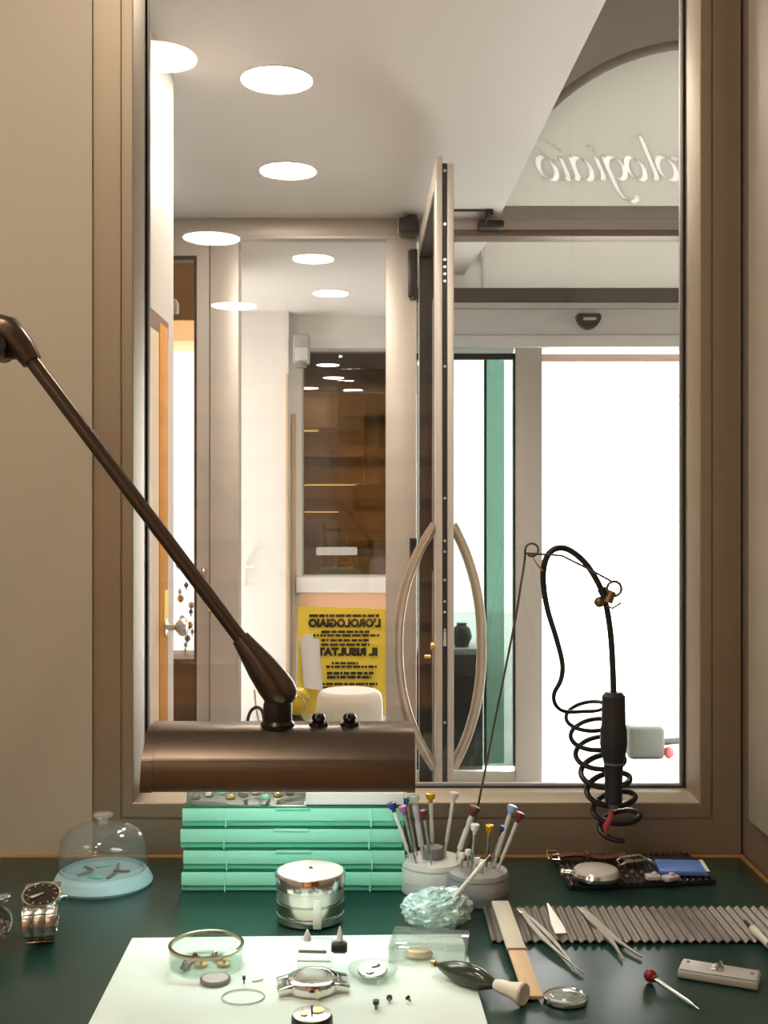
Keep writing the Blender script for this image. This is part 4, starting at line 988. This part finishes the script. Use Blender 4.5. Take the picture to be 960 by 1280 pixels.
# ------------------------------------------------------------------ black ribbed tray with watch things
o = thing('ribbed_tray', 'black ribbed rubber tray near the back right of the bench', 'tray')
qa, qb, qc, qd = T(712, 1113), T(896, 1106), T(862, 1072), T(690, 1074)
cx_, cy_ = (qa+qb+qc+qd).x/4, (qa+qb+qc+qd).y/4
o.location = (cx_, cy_, TAB+.0003)
def loc2(v): return (v.x-cx_, v.y-cy_)
b = MB(); b.prism([loc2(qa), loc2(qb), loc2(qc), loc2(qd)], 0, .0045, None, .0008); b.build('base', DKMAT, o)
b = MB()
for i in range(23):
    u = (i+.5)/23
    f0 = Vector(loc2(qa)).lerp(Vector(loc2(qb)), u); f1 = Vector(loc2(qd)).lerp(Vector(loc2(qc)), u)
    b.tube([(f0.x, f0.y-.0008, .0040), (f1.x, f1.y, .0040)], .0022, 8)
b.build('ribs', DKMAT, o)
TZ = TAB+.0003+.0066
def on_tray(px, py): v = T(px, py, .0068); return Vector((v.x, v.y, TZ))
o = thing('pocket_watch', 'white oval pocket watch in silver case on the black ribbed tray', 'watch', on_tray(745, 1098))
MB().lathe([(0, 0), (.024, 0), (.0265, .002), (.027, .0055), (.025, .0085), (0, .0085)], 40).build('case', STEEL, o)
MB().lathe([(0, .0086), (.0242, .0086), (.0225, .0108), (.012, .0128), (0, .0135)], 40).build('face', mat('silver_white', (.72, .70, .68), .25, .2), o)
MB().cyl((-.026, .002, .005), (-.034, .004, .005), .0035).ball((-.035, .004, .005), .0042, seg=12).build('crown', STEEL, o)
o = thing('leather_strap', 'brown leather watch strap with buckle along the back of the ribbed tray', 'strap', on_tray(737, 1075), R(2))
MB().grid(lambda u, v: (-.036+.078*u, -.007+.014*v, .004+.0022*math.sin(u*7)+.0012), 16, 2).grid(lambda u, v: (-.036+.078*u, -.007+.014*v, .004+.0022*math.sin(u*7)-.0012), 16, 2).build('band', LEATHER, o)
MB().tube([(-.048, -.008, .003), (-.048, .008, .008), (-.036, .008, .008), (-.036, -.008, .003)], .0013, 8, True).build('buckle', mat('buckle_gold', (.75, .6, .4), .2, 1), o)
MB().cyl((-.048, 0, .0055), (-.034, 0, .0062), .001).build('pin', STEEL, o)
MB().box(-.005, -.001, -.008, .008, .001, .009, .0008).build('keeper', LEATHER, o)
o = thing('steel_buckle', 'steel folding clasp behind the pocket watch on the ribbed tray', 'clasp', on_tray(793, 1081), R(5))
MB().tube([(-.018, -.008, .002), (-.013, -.009, .006), (.010, -.008, .008), (.020, -.006, .003), (.018, .008, .003), (.008, .009, .008), (-.012, .009, .006), (-.018, .008, .002)], .0018, 8, True).build('frame', STEELB, o)
MB().box(-.012, .008, -.006, .006, .004, .0055, .0006).build('plate', STEEL, o)
o = thing('blue_packet', 'blue film packet at the right end of the ribbed tray', 'packet', on_tray(852, 1088), R(-5))
MB().box(-.027, .027, -.021, .021, .0, .006, .002).build('packet', BLUE, o)
MB().box(.0225, .0265, -.0225, .019, .0061, .0068, .0003).build('pale_edge', mat('pale_yellow_edge', (.72, .75, .60), .4), o)
for i, (px, py, m, l_, sc_) in enumerate(((816, 1099, LILAC, 'lilac plastic bit on the ribbed tray, nearer the pocket watch', 1), (838, 1100, LILAC, 'lilac plastic bit on the ribbed tray, in front of the blue packet', 1.15))):
    v = on_tray(px, py)
    o = MB().box(-.008, .008, -.006, .006, 0, .005, .0015).ball((.002, 0, .005), .0035, seg=10).build('plastic_bit', m)
    o.location = v; o.scale = (sc_, 1, 1); o.rotation_euler = (0, 0, i*.5)
    tag(o, l_, 'plastic bit', 'lilac bits on the ribbed tray')
random.seed(9)
for i in range(6):
    px = 778+i*6; v = on_tray(px, 1090+(i*7 % 13))
    o = MB().lathe([(0, 0), (.0022, 0), (.0022, .002), (.0009, .0022), (.0009, .004), (0, .004)], 10).build('small_screw', [BRASS, STEELB, GREYD2][i % 3]); o.location = v
    tag(o, 'tiny metal screws strewn between pocket watch and lilac bits on the tray', 'screw', 'tiny screws on the ribbed tray')

# ------------------------------------------------------------------ wire balance arm and hanging drill
DY = 1.255
def D(px, py, dy=0): v = P(px, py, DY); v.y += dy; return v
def smooth(pts, n=6):
    out = []; pts = [Vector(p) for p in pts]
    for i in range(len(pts)-1):
        p0, p1, p2, p3 = pts[max(i-1, 0)], pts[i], pts[i+1], pts[min(i+2, len(pts)-1)]
        for s_ in range(n):
            t = s_/n
            out.append(.5*((2*p1)+(-p0+p2)*t+(2*p0-5*p1+4*p2-p3)*t*t+(-p0+3*p1-3*p2+p3)*t**3))
    out.append(pts[-1]); return out
o = thing('wire_arm', 'thin bent wire arm rising behind the screwdrivers to hold the drill', 'wire arm')
fo = D(583, 1089); fo.z = TAB+.0004
MB().lathe([(0, 0), (.014, 0), (.015, .003), (.012, .008), (.004, .012), (0, .013)], 24).build('foot', GREYD2, o).location = fo
lp = [D(663+8*math.cos(R(a)), 687+8*math.sin(R(a)), -.010-.003*a/360) for a in range(150, 540, 30)]
MB().tube([fo+Vector((0, 0, .010)), D(598, 1005), D(629, 850), D(645, 770), D(656, 700)]+lp[1:]+[D(700, 694, -.012), D(740, 714, -.012), D(762, 726, -.012)], .00125, 8).build('wire', mat('dark_wire', (.16, .13, .10), .3, .9), o)
l2 = [D(765+9*math.cos(R(a)), 735+9*math.sin(R(a)), -.012) for a in range(0, 360, 24)]
MB().tube(l2, .0017, 8, True).build('end_loop', mat('bronze_wire', (.30, .20, .10), .3, .9), o)
MB().tube([D(663, 694, -.012), D(670, 706, -.009), D(677, 713, -.007)], .001, 8).build('hook', mat('brass_wire', (.55, .42, .22), .3, .9), o)
o = thing('hanging_drill', 'black handheld drill hanging from the wire arm by its cable', 'drill')
zc = lambda py: EYE-(py-HY)*DY/F
xd = D(767, 0).x; u = DY/F
MB().lathe([(0, zc(865)), (10*u, zc(865)), (14.5*u, zc(870)), (15*u, zc(906)), (16.5*u, zc(912)), (17*u, zc(930)), (15*u, zc(942)), (12*u, zc(955)), (11*u, zc(975)), (10.5*u, zc(1004)), (0, zc(1005))][::-1], 28, Matrix.Translation((xd, DY, 0))).build('body', mat('soft_black', (.02, .02, .026), .45), o)
MB().lathe([(12.2*u, zc(955)), (12.6*u, zc(953)), (12.6*u, zc(950)), (12.2*u, zc(948))], 28, Matrix.Translation((xd, DY, 0)), True).build('ring', GREYD2, o)
MB().lathe([(0, zc(1012)), (5*u, zc(1011)), (7*u, zc(1005)), (0, zc(1005))], 20, Matrix.Translation((xd, DY, 0))).build('chuck', GREYD2, o)
# coil descending behind the drill
pts = []; turns = 7.0; n_ = 220
for i in range(n_+1):
    s_ = i/n_; a = R(-90)+s_*turns*2*math.pi
    cxp = 735+50*s_; cyp = 884+164*s_
    c_ = D(cxp, cyp, .030)
    rx = .0235+.003*math.sin(s_*3); rz_ = .0085+.003*math.sin(s_*3)
    pts.append(c_+Vector((rx*math.cos(a), .010*math.sin(a), rz_*math.sin(a+.25))))
cab = smooth([D(767, 867), D(766, 835), D(763, 790), D(756, 750), D(744, 722), D(728, 700), D(708, 686), D(692, 687), D(682, 700), D(679, 725), D(684, 760), D(696, 800), D(703, 830), D(701, 850), D(693, 866), D(694, 879, .005), D(702, 889, .012), D(714, 893, .016), pts[0], pts[2]], 6)
MB().tube(cab, [.0036-.0014*min(1, max(0, (i-50)/45)) for i in range(len(cab))], 10).build('cable', BLACKP, o)
MB().tube(pts, [.0021+.0013*min(1, i/120) for i in range(n_+1)], 8).build('coiled_cable', mat('black_cable', (.016, .015, .016), .3), o)
MB().tube([D(765, 1012), D(763, 1022), D(757, 1034), D(758, 1043)], [.0022, .0034, .0034, .0018], 10).build('red_sleeve', mat('red_sleeve', (.42, .05, .06), .4), o)
cl = thing('cable_clamp', 'bronze screw clamp gripping the drill cable at the end of the wire', 'clamp')
MB().tube([D(757, 752, -.012), D(763, 738, -.012)], [.0055, .0045], 10).ball(D(748, 752, -.006), .0062, seg=14).build('jaw', mat('bronze_clamp', (.22, .14, .08), .3, .8), cl)
MB().cyl(D(750, 735, -.006), D(757, 748, -.006), .005).build('screw', BLACKP, cl)
MB().tube([D(757, 756, -.006), D(764, 760, -.006), D(775, 753, -.006)], .0012, 8).build('lever', GREYD2, cl)

# ------------------------------------------------------------------ counter behind the window and its clutter
CT = .75
ct = thing('shop_counter', 'low white counter in the entrance right behind the workshop window', 'counter')
MB().box(-.5, .42, 1.42, 1.80, CT-.03, CT, .003).build('top', WHITE, ct)
MB().box(-.48, .40, 1.44, 1.46, 0, CT-.03).box(-.48, -.46, 1.46, 1.78, 0, CT-.03).box(.38, .40, 1.46, 1.78, 0, CT-.03).build('body', WHITEW, ct)
CY = 1.62; cs = CY/F
def C(px, py, dy=0): v = P(px, py, CY+dy); return v
v = C(437, 0); ztop = C(0, 863).z
o = thing('white_tub', 'white round tub standing behind the bench lamp shade', 'tub', (v.x, CY, CT+.0003))
hh = ztop-CT
MB().lathe([(0, 0), (.052, 0), (.0525, .01), (.0475, hh-.014), (.0455, hh-.005), (.040, hh), (0, hh)], 40).build('tub', mat('bright_white', (.92, .91, .89), .4), o)
v = C(372, 0); zb2 = C(0, 868).z
o = thing('capped_bottle', 'dark bottle with yellow cap behind the lamp neck', 'bottle', (v.x-.004, CY-.075, CT+.0003))
hb = C(0, 882).z-CT
MB().lathe([(0, 0), (.026, 0), (.027, .004), (.026, hb*.8), (.02, hb*.95), (.014, hb), (0, hb)], 28).build('bottle', mat('blue_black_glass', (.01, .012, .03), .15), o)
Mc = Matrix.Translation((.008, -.002, hb+.018)) @ Matrix.Rotation(R(-62), 4, 'X') @ Matrix.Rotation(R(22), 4, 'Y')
MB().lathe([(0, -.012), (.014, -.012), (.016, -.004), (.012, .004), (.012, .018), (0, .019)], 24, Mc).build('cap', mat('yellow_cap', (.72, .56, .03), .35), o)
MB().lathe([(.016, -.006), (.028, -.012), (.031, -.010), (.028, -.008), (.016, -.003)], 32, Mc, True).build('clear_collar', clear('smoky_clear', (.85, .83, .76), 1.5, .05, .12, (.7, .65, .5)), o)
MB().cyl((.002, 0, hb-.002), (.006, 0, hb+.016), .006).build('neck', BLACKP, o)
o = thing('cable_loop', 'short dark cable loop standing behind the lamp shade', 'cable')
b = smooth([C(308, 940), C(309, 905), C(313, 890), C(321, 884), C(328, 890), C(331, 910), C(332, 945)], 5)
b[0].z = b[-1].z = CT+.003
MB().tube(b, .0024, 8).build('cable', BLACKP, o)
pt = thing('pale_cable', 'thin pale cord hanging behind the lamp shade beside the dark loop', 'cord')
b = smooth([C(318, 862, .05), C(321, 890, .05), C(328, 920, .05), C(333, 960, .05)], 5); b[-1].z = CT+.002
MB().tube(b, .0014, 8).build('cord', LGREY, pt)
